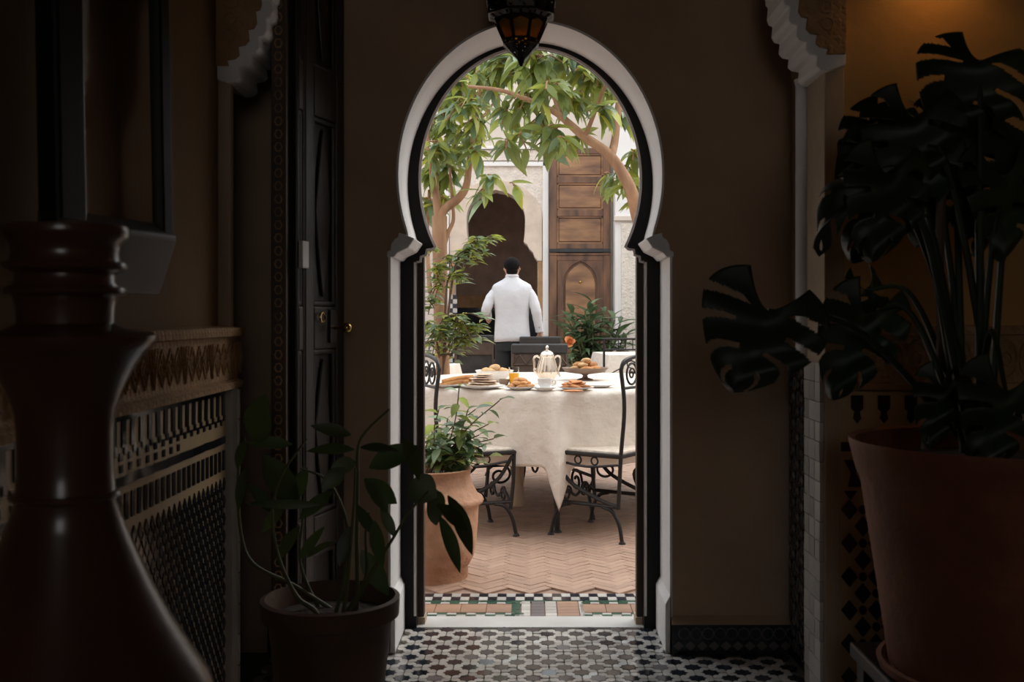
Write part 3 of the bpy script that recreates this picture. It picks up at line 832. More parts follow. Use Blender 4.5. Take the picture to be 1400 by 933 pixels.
# herringbone of thin bricks
BL, BW = 0.132, 0.044
bk = low_tile(BL - 0.0025, BW - 0.0025, m_brick, 'brick', 0.006)
its = []
hr = Matrix.Rotation(math.radians(45), 4, 'Z')
L3 = 3
for i in range(-190, 190):
    for j in range(-14, 15):
        # herringbone: horizontal and vertical bricks stepping by one width
        for kind in (0, 1):
            gx = i + 0.0; 
            if kind == 0: c = (i * BW + j * 2 * BL + BL / 2, i * BW + BW / 2); rz = 0
            else: c = (i * BW + j * 2 * BL + BL + BW / 2, i * BW + BW / 2 - BL / 2 + BW / 2 ); rz = PI / 2
            v = hr @ Vector((c[0], c[1], 0)); x, y = v.x, v.y + 6.5
            if y < 4.50 or y > 11.0: continue
            lim = 0.62 + (y - 4.4) * 0.14
            if abs(x - 0.02) > lim: continue
            its.append((bk, Matrix.Translation((x, y, R.uniform(-.001, .001))) @ Matrix.Rotation(math.radians(45) + rz + R.uniform(-.015, .015), 4, 'Z') @ Matrix.Rotation(R.uniform(-.02, .02), 4, 'X')))
its.sort(key=lambda t: t[1].translation.y + (2 if t[1].translation.x < -0.35 else 0))
scatter(court, 'brick', 'bricks', its)

# ------------------------------------------------------------------ far wall with the carved arch
NX = wx(678)
half = [(wx(735) - NX, 0.0), (wx(735) - NX, wz(357)), (wx(731) - NX, wz(352)), (wx(729) - NX, wz(346)), (wx(724) - NX, wz(341)), (wx(721) - NX, wz(335)), (wx(716) - NX, wz(331))]
a_, zc_, bt = 40 / sW, wz(300), wz(261) - wz(300)
ang0 = -0.32
for i in range(21):
    t = ang0 + (PI / 2 - ang0) * i / 20
    half.append((a_ * math.cos(t), zc_ + (bt if t > 0 else 98 / sW) * math.sin(t)))
half[-1] = (0.0, wz(260))
b = MB(); WT = 4.6
for sg in (1, -1):
    W = 3.6 if sg < 0 else 4.62
    poly = [(W, 0)] + [] 
    poly = [(p[0], p[1]) for p in half] + [(0, WT), (W, WT), (W, 0)]
    b.prism([(NX + sg * p[0], p[1]) for p in poly], YW, YW + 0.35)
wall_far = struct(b.build('wall_far', m_court, smooth=False))
# plain raised ring round the arch
ring_i = [p for p in half[1:]]
ring_o = [(63 / sW * math.cos(PI / 2 * i / 20), zc_ + (wz(247) - zc_) * math.sin(PI / 2 * i / 20)) for i in range(21)]
ring_o = [(63 / sW, half[1][1])] + ring_o
q = MB()
for sg in (1, -1):
    n = len(ring_i); m_ = len(ring_o)
    poly = ring_i + list(reversed(ring_o)) 
    q.prism([(NX + sg * p[0], p[1]) for p in poly], YW - 0.035, YW + 0.01)
struct(q.build('trim_6', m_stone, smooth=False, bevel=0.004))
# jamb below the ring
q = MB()
q.box(wx(735), wx(742), YW - 0.02, YW + 0.02, 0, wz(330)); q.box(NX - (wx(742) - NX), NX - (wx(735) - NX), YW - 0.02, YW + 0.02, 0, wz(330))
struct(q.build('trim_7', m_carved, smooth=False))
# carved spandrel field and its white frame
q = MB(); xr = wx(742); xl = NX - (xr - NX)
for sg in (1, -1):
    poly = [(p[0], p[1]) for p in ring_o[1:]] + [(0, wz(228)), (xr - NX, wz(228)), (xr - NX, wz(297))]
    q.prism([(NX + sg * p[0], p[1]) for p in poly], YW - 0.018, YW + 0.01)
struct(q.build('trim_8', m_stucco, smooth=False))
q = MB()
xr2 = wx(750); xl2 = NX - (xr2 - NX)
q.box(xr, xr2, YW - 0.06, YW + 0.01, 0.9, wz(222)); q.box(xl2, xl, YW - 0.06, YW + 0.01, 0.9, wz(222)); q.box(xl2, xr2, YW - 0.06, YW + 0.01, wz(228), wz(222))
struct(q.build('trim_9', m_courtw, smooth=False, bevel=0.005))
q = MB(); q.box(xr, xr2, YW - 0.055, YW, 0, 0.9); q.box(xl2, xl, YW - 0.055, YW, 0, 0.9)
q.build('carved_foot', m_stucco, wall_far, smooth=False, world=True)
q = MB(); q.box(xl2, xr2, YW - 0.045, YW, wz(220), wz(206)); struct(q.build('trim_10', m_stucco, smooth=False))
q = MB(); q.box(xl2 - 0.1, xr2, YW - 0.08, YW, wz(205), wz(201)); q.box(-4, 4, YW - 0.12, YW + 0.4, WT, WT + 0.10)
struct(q.build('trim_11', m_courtw, smooth=False, bevel=0.006))
# dark room behind the arch
b = MB()
b.box(-1.6, 0.9, 17.0, 17.1, 0, 3.4); b.box(-1.7, -1.6, YW + 0.35, 17.0, 0, 3.4); b.box(0.9, 1.0, YW + 0.35, 17.0, 0, 3.4); b.box(-1.7, 1.0, YW + 0.3, 17.1, 3.3, 3.4)
room = struct(b.build('wall_far_room', m_dark, smooth=False))
q = MB(); q.box(-1.5, 0.85, 16.94, 17.0, 1.30, 1.50); q.build('carved_band', m_carved, room, smooth=False, world=True)
q = MB(); q.box(-1.5, 0.85, 16.96, 17.0, 0.0, 1.30); q.build('dado_panel', m_tblack, room, smooth=False, world=True)
q = MB(); q.box(-0.9, -0.35, 16.90, 16.96, 0.0, 1.25); q.build('dark_doorway', m_black, room, smooth=False, world=True)
# white and black tiled jamb left of the arch
its = []
me = MB().box(-0.028, 0.028, -0.012, 0, -0.028, 0.028).mesh('jamb_square', m_tblack, smooth=False); me2 = MB().box(-0.028, 0.028, -0.012, 0, -0.028, 0.028).mesh('jamb_square_white', m_twhite, smooth=False)
for k in range(24):
    for j in range(2): its.append(((me, me2)[(k + j) % 2], Matrix.Translation((NX - 0.60 + j * 0.06, YW - 0.03, 0.04 + k * 0.06))))
scatter(wall_far, 'jamb_tile', 'jamb_tiles', its)

# pier right of the door
b = MB(); b.box(wx(838), 4.2, 13.70, YW, 0, WT, 0)
pier = struct(b.build('wall_pier', m_courtw, smooth=False))
q = MB(); zl = EYE + (VPY - 298) * 13.7 / FPX
q.box(wx(838) - 0.02, 4.2, 13.64, 13.72, zl - 0.04, zl + 0.02); struct(q.build('trim_12', m_court, smooth=False, bevel=0.005))
q = MB(); q.box(wx(846), 2.4, 13.67, 13.71, 0.55, zl - 0.07); struct(q.build('trim_13', m_stucco, smooth=False, bevel=0.006))

# old wooden door leaf
door3 = struct(MB().box(wx(750.5), wx(834), YW - 0.07, YW - 0.005, 0, wz(204)).build('door_3', m_wood, smooth=False))
def dpart(nm, x0, x1, y0, y1, d0, d1, m, bev=0.006):
    return MB().box(wx(x0), wx(x1), YW - d1, YW - d0, wz(y1), wz(y0)).build(nm, m, door3, smooth=False, world=True, bevel=bev)
dpart('stile', 751, 761, 204, 552, 0.07, 0.11, m_wood); dpart('stile', 824, 833.5, 204, 552, 0.07, 0.11, m_wood)
for y0, y1 in ((204, 212), (243, 252), (288, 297), (334, 341), (350, 357), (536, 552)):
    dpart('rail', 761, 824, y0, y1, 0.07, 0.105, m_wood)
for y0, y1 in ((212, 243), (252, 288), (297, 334)):
    p = dpart('panel', 764, 821, y0 + 3, y1 - 3, 0.07, 0.088, m_woodp, 0.02)
    for (x0, x1, a, c) in ((761, 763.5, y0, y1), (821.5, 824, y0, y1), (761, 824, y0, y0 + 2), (761, 824, y1 - 2, y1)):
        MB().box(wx(x0), wx(x1), YW - 0.096, YW - 0.07, wz(c), wz(a)).build('panel_moulding', m_woodp, p, smooth=False, world=True, bevel=0.004)
dpart('iron_band', 750.5, 834, 341, 346, 0.07, 0.125, m_band); dpart('iron_band', 750.5, 834, 347, 350, 0.07, 0.118, m_wood)
# pointed arch panel in the lower leaf
ax, aw = wx(793), 23 / sW
pt = [(-aw, wz(536)), (-aw, wz(388))]
for i in range(1, 13):
    th = math.acos(0.35 / 1.35) * i / 12
    pt.append((0.35 * aw - 1.35 * aw * math.cos(th) if i < 12 else 0, wz(388) + 1.35 * aw * math.sin(th)))
outer = [(-(wx(824) - wx(762)) / 2, wz(536)), (-(wx(824) - wx(762)) / 2, wz(354)), (0, wz(354))]
q = MB()
for sg in (1, -1):
    poly = pt + [(0, wz(354)), (outer[1][0], wz(354)), (outer[0][0], wz(536))]
    q.prism([(ax + sg * p[0], p[1]) for p in poly], YW - 0.10, YW - 0.068)
q.build('arched_board', m_wood, door3, smooth=False, world=True, bevel=0.003)
q = MB(); q.prism([(ax + p[0] * 0.88, wz(536) + (p[1] - wz(536)) * 0.98) for p in pt] + [(ax - p[0] * 0.88, wz(536) + (p[1] - wz(536)) * 0.98) for p in reversed(pt[:-1])], YW - 0.085, YW - 0.068)
q.build('arched_panel', m_woodp, door3, smooth=False, world=True, bevel=0.006)
q = MB(); q.ball((wx(793), YW - 0.095, wz(386)), 0.018, 10, 6); q.build('door_stud', m_brass, door3, world=True)

# ------------------------------------------------------------------ table under its cloth
TX, TY, TR, TZ = 0.15, 6.64, 0.98, 0.762
tab = thing('garden_table', 'round iron garden table hidden under the long white cloth in the courtyard', 'table', (TX, TY, 0))
q = MB(); q.lathe([(TR - 0.02, TZ - 0.03), (TR - 0.02, TZ - 0.004)], n=64); q.build('tabletop', m_iron, tab)
for k in range(4):
    a = -PI / 2 - 0.006 + k * PI / 2
    q = MB(); r_ = TR - 0.035
    q.tube([(r_ * math.cos(a), r_ * math.sin(a), 0.012), (r_ * math.cos(a), r_ * math.sin(a), 0.20)], 0.016, 10)
    q.tube([(r_ * math.cos(a), r_ * math.sin(a), 0.20), (r_ * math.cos(a), r_ * math.sin(a), TZ - 0.03)], 0.014, 10)
    q.lathe([(0.026, 0), (0.026, 0.010), (0.018, 0.02)], (r_ * math.cos(a), r_ * math.sin(a), 0), 12)
    q.build('leg', m_iron, tab)
for k in range(4):
    a = k * PI / 2 + 0.35
    q = MB(); c, s = math.cos(a), math.sin(a)
    P = lambda r, z: (r * c, r * s, z)
    q.tube([P(0.12, 0.25), P(0.62, 0.25)], 0.010, 8)
    q.tube(smooth_path([P(0.36 + 0.09 * math.cos(t) * (1 - t / 12), 0.19 + 0.075 * math.sin(t) * (1 - t / 12)) for t in [i * 0.6 for i in range(16)]], 2), 0.008, 6)
    q.tube(smooth_path([P(0.62, 0.0), P(0.55, 0.15), P(0.62, 0.25), P(0.60, 0.5), P(0.64, TZ - 0.04)], 5), 0.011, 8)
    q.build('scroll_brace', m_iron, tab)
q = MB(); q.lathe([(0.035, 0), (0.037, 0.02), (0.030, 0.13), (0.028, 0.14), (0.032, 0.15), (0.032, TZ - 0.04)], (-0.22, -0.15, 0), 16); q.build('pedestal', m_beige, tab)

# cloth: disc, rim, hanging skirt with folds and one long corner towards the camera
q = MB(); NA = 288; RINGS_T = [0.0, 0.3, 0.6, 0.85, 0.97, 1.0]
def drop(a):
    d = 1e9
    for k in range(4):
        e = (a - (-PI / 2 - 0.0 + k * PI / 2) + PI) % (2 * PI) - PI
        d = min(d, abs(e)) if True else d
    return 0.385 + 0.215 * max(0.0, 1 - d / 0.072) + 0.012 * math.sin(a * 3)
vs = []; fs = []
vs.append((0, 0, TZ + 0.004))
rows = []
for t in RINGS_T[1:]:
    row = []
    for i in range(NA):
        a = 2 * PI * i / NA
        row.append(len(vs)); vs.append((TR * t * math.cos(a), TR * t * math.sin(a), TZ + 0.004 - (0.0 if t < 1 else 0.004)))
    rows.append(row)
NV = 22
for j in range(1, NV + 1):
    row = []
    for i in range(NA):
        a = 2 * PI * i / NA; v = j / NV
        D = drop(a)
        e = min(abs((a - (-PI / 2 + k * PI / 2) + PI) % (2 * PI) - PI) for k in range(4))
        fold = 0.012 * math.sin(a * 13 + 0.6 * math.sin(a * 5)) * v + 0.006 * math.sin(a * 31 + v * 2) * v
        corner = 0.125 * max(0, 1 - e / 0.070) * min(1, v * 1.6)
        r_ = TR + 0.012 + 0.012 * v + fold * (1 if e > 0.12 else 0.3) + corner
        # slight crumple
        r_ += 0.003 * math.sin(a * 57 + v * 9) * math.sin(v * 14)
        row.append(len(vs)); vs.append((r_ * math.cos(a), r_ * math.sin(a), TZ + 0.0 - D * v))
    rows.append(row)
for i in range(NA): fs.append((0, rows[0][i], rows[0][(i + 1) % NA]))
for k in range(len(rows) - 1):
    for i in range(NA):
        fs.append((rows[k][i], rows[k + 1][i], rows[k + 1][(i + 1) % NA], rows[k][(i + 1) % NA]))
q.add(vs, fs)
cl = q.build('tablecloth', m_cloth, None, angle=75, solid=0.003)
cl.location = (TX, TY, 0)
tag(cl, 'long white linen cloth over the breakfast table with one corner hanging low', 'tablecloth')

# ------------------------------------------------------------------ wrought iron chairs
def iron_chair(label, loc, rz, group):
    """local +y is the way the sitter faces"""
    t = thing('iron_chair', label, 'chair', loc, rz, group)
    SW, SD, SH = 0.21, 0.205, 0.45
    MB().box(-SW + 0.012, SW - 0.012, -SD + 0.01, SD - 0.005, SH, SH + 0.022).build('seat', m_pad, t, smooth=False, bevel=0.009)
    q = MB(); q.tube([(-SW, -SD, SH), (SW, -SD, SH), (SW, SD, SH), (-SW, SD, SH)], 0.012, 8, closed=True); q.build('seat_frame', m_iron, t)
    for sx in (-1, 1):
        x = sx * (SW - 0.005)
        q = MB()
        q.tube(smooth_path([(x, -SD, 0.91 if False else 0.90), (x, -SD - 0.02, 0.7), (x, -SD, 0.45), (x, -SD + 0.015, 0.18)], 5), 0.011, 8)
        q.build('back_post', m_iron, t)
        for sy in (-1, 1):
            q = MB()
            q.tube(smooth_path([(x, sy * (SD - 0.11), 0.185), (x, sy * (SD - 0.05), 0.165), (x, sy * (SD - 0.01), 0.10), (x + sx * 0.005, sy * (SD + 0.01), 0.012)], 6), 0.0105, 8)
            q.lathe([(0.019, 0), (0.019, 0.009), (0.012, 0.02)], (x + sx * 0.005, sy * (SD + 0.01), 0), 10)
            q.build('leg', m_iron, t)
        q = MB(); q.tube([(x, SD, 0.45), (x, SD - 0.005, 0.30), (x, SD - 0.02, 0.15)], 0.011, 8); q.build('front_post', m_iron, t)
        q = MB(); q.tube([(x, -SD + 0.02, 0.19), (x, SD - 0.01, 0.19)], 0.010, 8); q.build('side_stretcher', m_iron, t)
        q = MB(); q.tube(smooth_path([(x, SD - 0.01, 0.43), (x, 0.10, 0.30), (x, -0.08, 0.22), (x, -SD + 0.01, 0.19)], 5), 0.011, 8); q.build('sweeping_brace', m_iron, t)
        q = MB(); q.tube(smooth_path([(x, -SD + 0.02, 0.405), (x, 0, 0.385), (x, SD - 0.02, 0.405)], 4), 0.007, 6)
        for yy in (-0.05, 0.05): q.tube(smooth_path([(x, yy + 0.02 * math.cos(a), 0.417 + 0.02 * math.sin(a)) for a in [i * 0.7 for i in range(10)]], 2), 0.005, 5)
        q.build('apron_scroll', m_iron, t)
    q = MB()
    q.tube(smooth_path([(-SW + 0.012, SD - 0.02, 0.19), (-0.1, SD - 0.02, 0.235), (0, SD - 0.02, 0.19), (0.1, SD - 0.02, 0.235), (SW - 0.012, SD - 0.02, 0.19)], 5), 0.008, 6)
    for sx in (-1, 1): q.tube(smooth_path([(sx * 0.09 + 0.045 * math.cos(a) * (1 - i / 20), SD - 0.02, 0.21 + 0.045 * math.sin(a) * (1 - i / 20)) for i, a in enumerate([k * 0.6 for k in range(16)])], 2), 0.007, 6)
    q.build('front_scroll', m_iron, t)
    q = MB()
    q.tube(smooth_path([(-SW + 0.005, -SD, 0.89), (-SW + 0.03, -SD - 0.005, 0.935), (-0.09, -SD - 0.01, 0.955), (0, -SD - 0.01, 0.96), (0.09, -SD - 0.01, 0.955), (SW - 0.03, -SD - 0.005, 0.935), (SW - 0.005, -SD, 0.89)], 5), 0.011, 8)
    q.build('arched_top_rail', m_iron, t)
    q = MB(); q.tube([(-SW, -SD - 0.016, 0.80), (SW, -SD - 0.016, 0.80)], 0.008, 6); q.build('back_rail', m_iron, t)
    for cx, rr in ((-0.11, 0.055), (0, 0.06), (0.11, 0.055)):
        q = MB(); q.tube([(cx + rr * math.cos(a * PI / 8), -SD - 0.012, 0.87 + rr * math.sin(a * PI / 8)) for a in range(16)], 0.006, 6, closed=True)
        q.tube(smooth_path([(cx + rr * 0.6 * math.cos(a) * (1 - i / 16), -SD - 0.012, 0.87 + rr * 0.6 * math.sin(a) * (1 - i / 16)) for i, a in enumerate([k * 0.7 for k in range(14)])], 2), 0.005, 5)
        q.build('back_scroll', m_iron, t)
    return t
cA = iron_chair('black iron chair at right of the table showing curved brace and thin back post', (0.404, 5.69, 0), math.radians(56.5), 'iron chairs round the breakfast table')
cB = dup(cA, (-0.35, 5.715, 0), math.atan2(-0.93, 0.36), 'black iron chair with arched scroll back behind the terracotta urn')
cC = dup(cA, (1.42, 6.05, 0), math.radians(62), 'black iron chair half hidden by the right door jamb')

# dark chairs with a leather band and chevron wire back
def leather_chair(label, loc, rz, group):
    t = thing('leather_chair', label, 'chair', loc, rz, group)
    W, SH = 0.205, 0.46
    for sx in (-1, 1):
        q = MB(); q.tube(smooth_path([(sx * W, 0.20, 0.93), (sx * W, 0.19, 0.7), (sx * W, 0.17, 0.46), (sx * W, 0.19, 0.01)], 4), 0.012, 8); q.build('leg', m_bronze, t)
        q = MB(); q.tube([(sx * W, -0.2, 0.65), (sx * W, -0.2, 0.01)], 0.012, 8); q.build('leg', m_bronze, t)
        q = MB(); q.tube([(sx * W, 0.19, 0.66), (sx * W, -0.21, 0.655)], 0.013, 8); q.build('armrest', m_bronze, t)
    MB().box(-W, W, -0.2, 0.18, SH - 0.02, SH + 0.03).build('seat', m_leather, t, smooth=False, bevel=0.012)
    MB().box(-W - 0.012, W + 0.012, 0.182, 0.216, 0.875, 0.955).build('leather_band', m_leather, t, smooth=False, bevel=0.014)
    q = MB()
    for i in range(4):
        x0 = -W + i * W / 2; 
        q.tube([(x0, 0.178, 0.80), (x0 + W / 4, 0.178, 0.872), (x0 + W / 2, 0.178, 0.80)], 0.006, 5)
    q.build('chevron_wire', m_bronze, t)
    q = MB(); q.tube([(-W, 0.19, 0.795), (W, 0.19, 0.795)], 0.009, 6); q.build('back_rail', m_bronze, t)
    q = MB(); q.tube([(-W, 0.188, 0.735), (W, 0.188, 0.735)], 0.007, 6); q.build('back_rail', m_bronze, t)
    MB().box(-W + 0.012, W - 0.012, 0.165, 0.185, 0.50, 0.73).build('back_panel', m_leather, t, smooth=False, bevel=0.006)
    MB().box(-W + 0.012, W - 0.012, 0.200, 0.206, 0.735, 0.873).build('back_lining', m_bronze, t, smooth=False)
    return t
s1 = 183.0
l1 = leather_chair('dark leather backed chair directly behind the silver coffee pot', ((738 - VPX) / s1, FPX / s1, 0), 0.0, 'leather chairs beyond the table')
l2 = dup(l1, ((739 - VPX) / 134.0, 10.80, 0), 0.0, 'dark leather backed chair under the right hand of the person')

# far table at the right with a white cloth and an iron chair before it
def small_table(label_t, label_c, loc, w, h, rz):
    t = thing('garden_table', label_t, 'table', loc, rz)
    MB().box(-w + 0.02, w - 0.02, -w + 0.02, w - 0.02, h - 0.03, h - 0.004).build('tabletop', m_iron, t, smooth=False)
    for sx in (-1, 1):
        for sy in (-1, 1):
            q = MB(); q.tube([(sx * (w - 0.08), sy * (w - 0.08), 0), (sx * (w - 0.08), sy * (w - 0.08), h - 0.03)], 0.014, 8); q.build('leg', m_iron, t)
    q = MB(); n = 24; vs = []; fs = []
    rim = []
    for k in range(4):
        for i in range(n):
            u = -1 + 2 * i / n
            rim.append([(u, -1), (1, u), (-u, 1), (-1, -u)][k])
    vs.append((0, 0, h + 0.003)); N_ = len(rim)
    for lvl in range(7):
        for i, (x, y) in enumerate(rim):
            if lvl == 0: vs.append((x * w, y * w, h + 0.002))
            else:
                v = lvl / 6; c = abs(x * y) ** 3
                k = w + 0.012 + 0.03 * v + 0.014 * v * math.sin(i * 0.9) + 0.03 * c * v
                vs.append((x * k, y * k, h - v * (0.42 + 0.16 * c)))
    for i in range(N_): fs.append((0, 1 + i, 1 + (i + 1) % N_))
    for l in range(6):
        for i in range(N_): fs.append((1 + l * N_ + i, 1 + (l + 1) * N_ + i, 1 + (l + 1) * N_ + (i + 1) % N_, 1 + l * N_ + (i + 1) % N_))
    q.add(vs, fs); o = q.build('tablecloth', m_cloth, None, angle=75, solid=0.003)
    o.location = loc; o.rotation_euler = (0, 0, rz); tag(o, label_c, 'tablecloth')
small_table('square garden table by the leafy bush, under a white cloth', 'white cloth on the small table by the leafy bush', (1.17, 10.95, 0), 0.45, 0.78, 0.12)
small_table('square garden table left of the tree trunk, under a white cloth', 'white cloth on the table left of the tree trunk', (-1.12, 9.55, 0), 0.42, 0.72, -0.1)

def bar_chair(label, loc, rz, group):
    t = thing('iron_chair', label, 'chair', loc, rz, group)
    W = 0.20
    for sx in (-1, 1):
        q = MB(); q.tube([(sx * W, -0.2, 0.955), (sx * W, -0.19, 0.45), (sx * W, -0.21, 0)], 0.011, 8); q.build('leg', m_iron, t)
        q = MB(); q.tube([(sx * W, 0.2, 0.45), (sx * W, 0.21, 0)], 0.011, 8); q.build('leg', m_iron, t)
    q = MB(); q.tube([(-W, -0.2, 0.955), (W, -0.2, 0.955)], 0.010, 8); q.build('top_rail', m_iron, t)
    q = MB(); q.tube([(-W, -0.2, 0.855), (W, -0.2, 0.855)], 0.008, 8); q.build('back_rail', m_iron, t)
    for i in range(5):
        x = -W + (i + 1) * W / 3
        q = MB(); q.tube([(x, -0.2, 0.855), (x, -0.2, 0.955)], 0.005, 6); q.build('spindle', m_iron, t)
    q = MB(); q.tube(smooth_path([(-W, -0.2, 0.60), (-0.05, -0.2, 0.68), (0.05, -0.2, 0.75), (W, -0.2, 0.68)], 5), 0.006, 6)
    q.tube(smooth_path([(0.05 + 0.035 * math.cos(a), -0.2, 0.72 + 0.035 * math.sin(a)) for a in [k * 0.6 for k in range(9)]], 2), 0.006, 6); q.build('back_scroll', m_iron, t)
    MB().box(-W, W, -0.19, 0.2, 0.44, 0.47).build('seat', m_pad, t, smooth=False, bevel=0.008)
    return t
k1 = bar_chair('black iron chair with spindle back before the small white table by the bush', (0.885, 10.05, 0), 0.0, 'iron chairs at the far tables')
k2 = dup(k1, (-0.98, 8.75, 0), 0.15, 'black iron chair beside the tree trunk at left')
# dark iron armchair between the trunk and the person
k3 = leather_chair('low black iron armchair between the tree trunk and the person', ((650 - VPX) / 120.0, FPX / 120.0, -0.0), PI, 'leather chairs beyond the table')

# ------------------------------------------------------------------ breakfast on the table
ZT = TZ + 0.0065
def on_table(px, py):
    """point on the table top seen at (px, py)"""
    s = (py - VPY) / (EYE - ZT)
    return ((px - VPX) / s, FPX / s, ZT)
def plate(label, loc, r, group=None):
    q = MB(); q.lathe([(r * 0.55, 0.0), (r * 0.6, 0.003), (r, 0.016), (r, 0.019), (r * 0.62, 0.007), (0.001, 0.006)], n=36, cap1=False)
    o = q.build('plate', m_china); o.location = loc
    return tag(o, label, 'plate', group)
def lump(seed, rx, ry, rz):
    rr = random.Random(seed); q = MB(); q.ball((0, 0, 0), (rx, ry, rz), 12, 7)
    q.v = [(x * (1 + rr.uniform(-.08, .08)), y * (1 + rr.uniform(-.08, .08)), z * (1 + rr.uniform(-.1, .1))) for x, y, z in q.v]
    return q
cookie_m = [lump(i, 0.034, 0.026, 0.012).mesh('golden_pastry', m_pastry) for i in range(3)]
flat_m = [lump(10 + i, 0.045, 0.035, 0.008).mesh('flat_biscuit', m_flat) for i in range(3)]
bun_m = [lump(20 + i, 0.040, 0.032, 0.022).mesh('bread_bun', m_bread) for i in range(3)]
def pile(name, meshes, c, r, n, h, label, group, cat, seed, layer=4):
    rr = random.Random(seed); k = 0; made = []
    per = max(3, n // 2)
    for i in range(n):
        lay = 0 if i < per else (1 if i < per + n // 3 else 2)
        a = i * 2.39996; rad = r * (1.0 if lay == 0 else 0.55 if lay == 1 else 0.2) * (0.75 + 0.25 * rr.random())
        o = link(name, meshes[i % len(meshes)])
        o.location = (c[0] + rad * math.cos(a), c[1] + rad * math.sin(a), c[2] + h * (0.75 + 1.35 * lay))
        o.rotation_euler = (rr.uniform(-.25, .25), rr.uniform(-.25, .25), rr.uniform(0, 6.3))
        made.append((lay, o))
    ORD = ['first', 'second', 'third', 'fourth', 'fifth', 'sixth', 'seventh', 'eighth']
    for lay in range(3):
        row = sorted((o for l, o in made if l == lay), key=lambda o: o.location.x)
        for i, o in enumerate(row):
            tag(o, f"{label}, {ORD[i]} from left in its {('bottom', 'middle', 'top')[lay]} layer", cat, group)
# churros
c = on_table(614, 529.5)
plate('white plate under the fried dough sticks, at left end of the table', c, 0.11)
q = MB(); n = 10; pts = [(-0.085, 0, 0), (-0.03, 0, 0.004), (0.03, 0, 0.004), (0.085, 0, 0)]
vs = []; fs = []
for i, p in enumerate(pts):
    for j in range(20):
        rr_ = (0.0125 if j % 2 else 0.0105) * (0.9 if i in (0, 3) else 1); an = j * PI / 10
        vs.append((p[0], rr_ * math.cos(an), p[2] + rr_ * math.sin(an)))
for i in range(3):
    for j in range(20): fs.append((i * 20 + j, i * 20 + (j + 1) % 20, (i + 1) * 20 + (j + 1) % 20, (i + 1) * 20 + j))
fs += [tuple(range(20)), tuple(range(60, 80))]
q.add(vs, fs); chm = q.mesh('dough_stick', m_pastry)
for i in range(7):
    o = link('dough_stick', chm); lay = i // 4
    o.location = (c[0] + 0.03 + 0.004 * i, c[1] - 0.05 + (i % 4) * 0.028 + lay * 0.012, c[2] + 0.024 + lay * 0.021)
    o.rotation_euler = (0, -0.14, 0.12 + 0.05 * ((i * 5) % 3 - 1))
    tag(o, ('nearest lower', 'second lower', 'third lower', 'farthest lower', 'nearest upper', 'middle upper', 'farthest upper')[i] + ' golden fried dough stick on the left end of the table', 'pastry', 'fried dough sticks on the left plate')
# pale crepes on a plate
c = on_table(660, 531.5)
plate('white plate under the pale folded flatbreads', c, 0.125)
for i in range(6):
    q = lump(40 + i, 0.095 - i * 0.008, 0.085 - i * 0.006, 0.0052); o = q.build('flatbread', m_crepe)
    o.location = (c[0] + 0.006 * ((i * 7) % 3 - 1), c[1], c[2] + 0.022 + i * 0.0112); o.rotation_euler = (0.02, -0.02, i * 1.1)
    tag(o, ('lowest', 'second from the bottom', 'third from the bottom', 'third from the top', 'second from the top', 'topmost')[i] + ' pale flatbread in the stack right of the dough sticks', 'flatbread', 'pale flatbreads on one plate')
# bowl with bread
c = on_table(676, 522)
q = MB(); q.lathe([(0.05, 0.0), (0.055, 0.004), (0.10, 0.045), (0.115, 0.07), (0.118, 0.07), (0.104, 0.046), (0.06, 0.012), (0.001, 0.010)], n=36, cap1=False)
o = q.build('bowl', m_china); o.location = c; tag(o, 'white bowl holding small bread buns behind the flatbreads', 'bowl')
for i in range(5):
    o = link('bread_bun', bun_m[i % 3]); a = i * 2 * PI / 5 + 0.3; rr_ = 0.055 if i < 4 else 0.0
    o.location = (c[0] + rr_ * math.cos(a), c[1] + rr_ * math.sin(a), c[2] + 0.062 + (0.022 if i == 4 else 0)); o.rotation_euler = (0.1, 0.1, i)
    tag(o, ('right back', 'back', 'left', 'front', 'topmost middle')[i] + ' small pale bread bun in the white bowl', 'bread', 'bread buns in the white bowl')
# small jam dish with spoon
c = on_table(689, 527)
q = MB(); q.lathe([(0.022, 0), (0.03, 0.02), (0.032, 0.035), (0.028, 0.035), (0.026, 0.022), (0.001, 0.018)], n=20, cap1=False); o = q.build('dip_dish', m_stand); o.location = c
tag(o, 'small dark dish with yellow filling left of the juice glass', 'dish')
q = MB(); q.lathe([(0.026, 0.022), (0.022, 0.032), (0.001, 0.038)], n=16, cap1=False); q.build('yellow_filling', m_leafB, o)
# juice
c = on_table(702.5, 527)
gl = thing('juice_glass', 'clear tumbler half full of orange juice', 'glass', c)
q = MB(); q.lathe([(0.026, 0.0), (0.030, 0.105), (0.028, 0.105), (0.0245, 0.008), (0.001, 0.007)], n=28, cap1=False); q.build('tumbler', m_glass, gl)
q = MB(); q.lathe([(0.0243, 0.009), (0.0272, 0.070), (0.001, 0.070)], n=28, cap1=False); q.build('orange_juice', m_juice, gl)
# plate of pastries in front
c = on_table(712, 533)
plate('white plate heaped with golden pastries in front of the juice glass', c, 0.088)
pile('golden_pastry', cookie_m, (c[0], c[1], c[2] + 0.012), 0.055, 14, 0.012, 'golden pastry before the juice glass', 'golden pastries before the juice glass', 'pastry', 3)
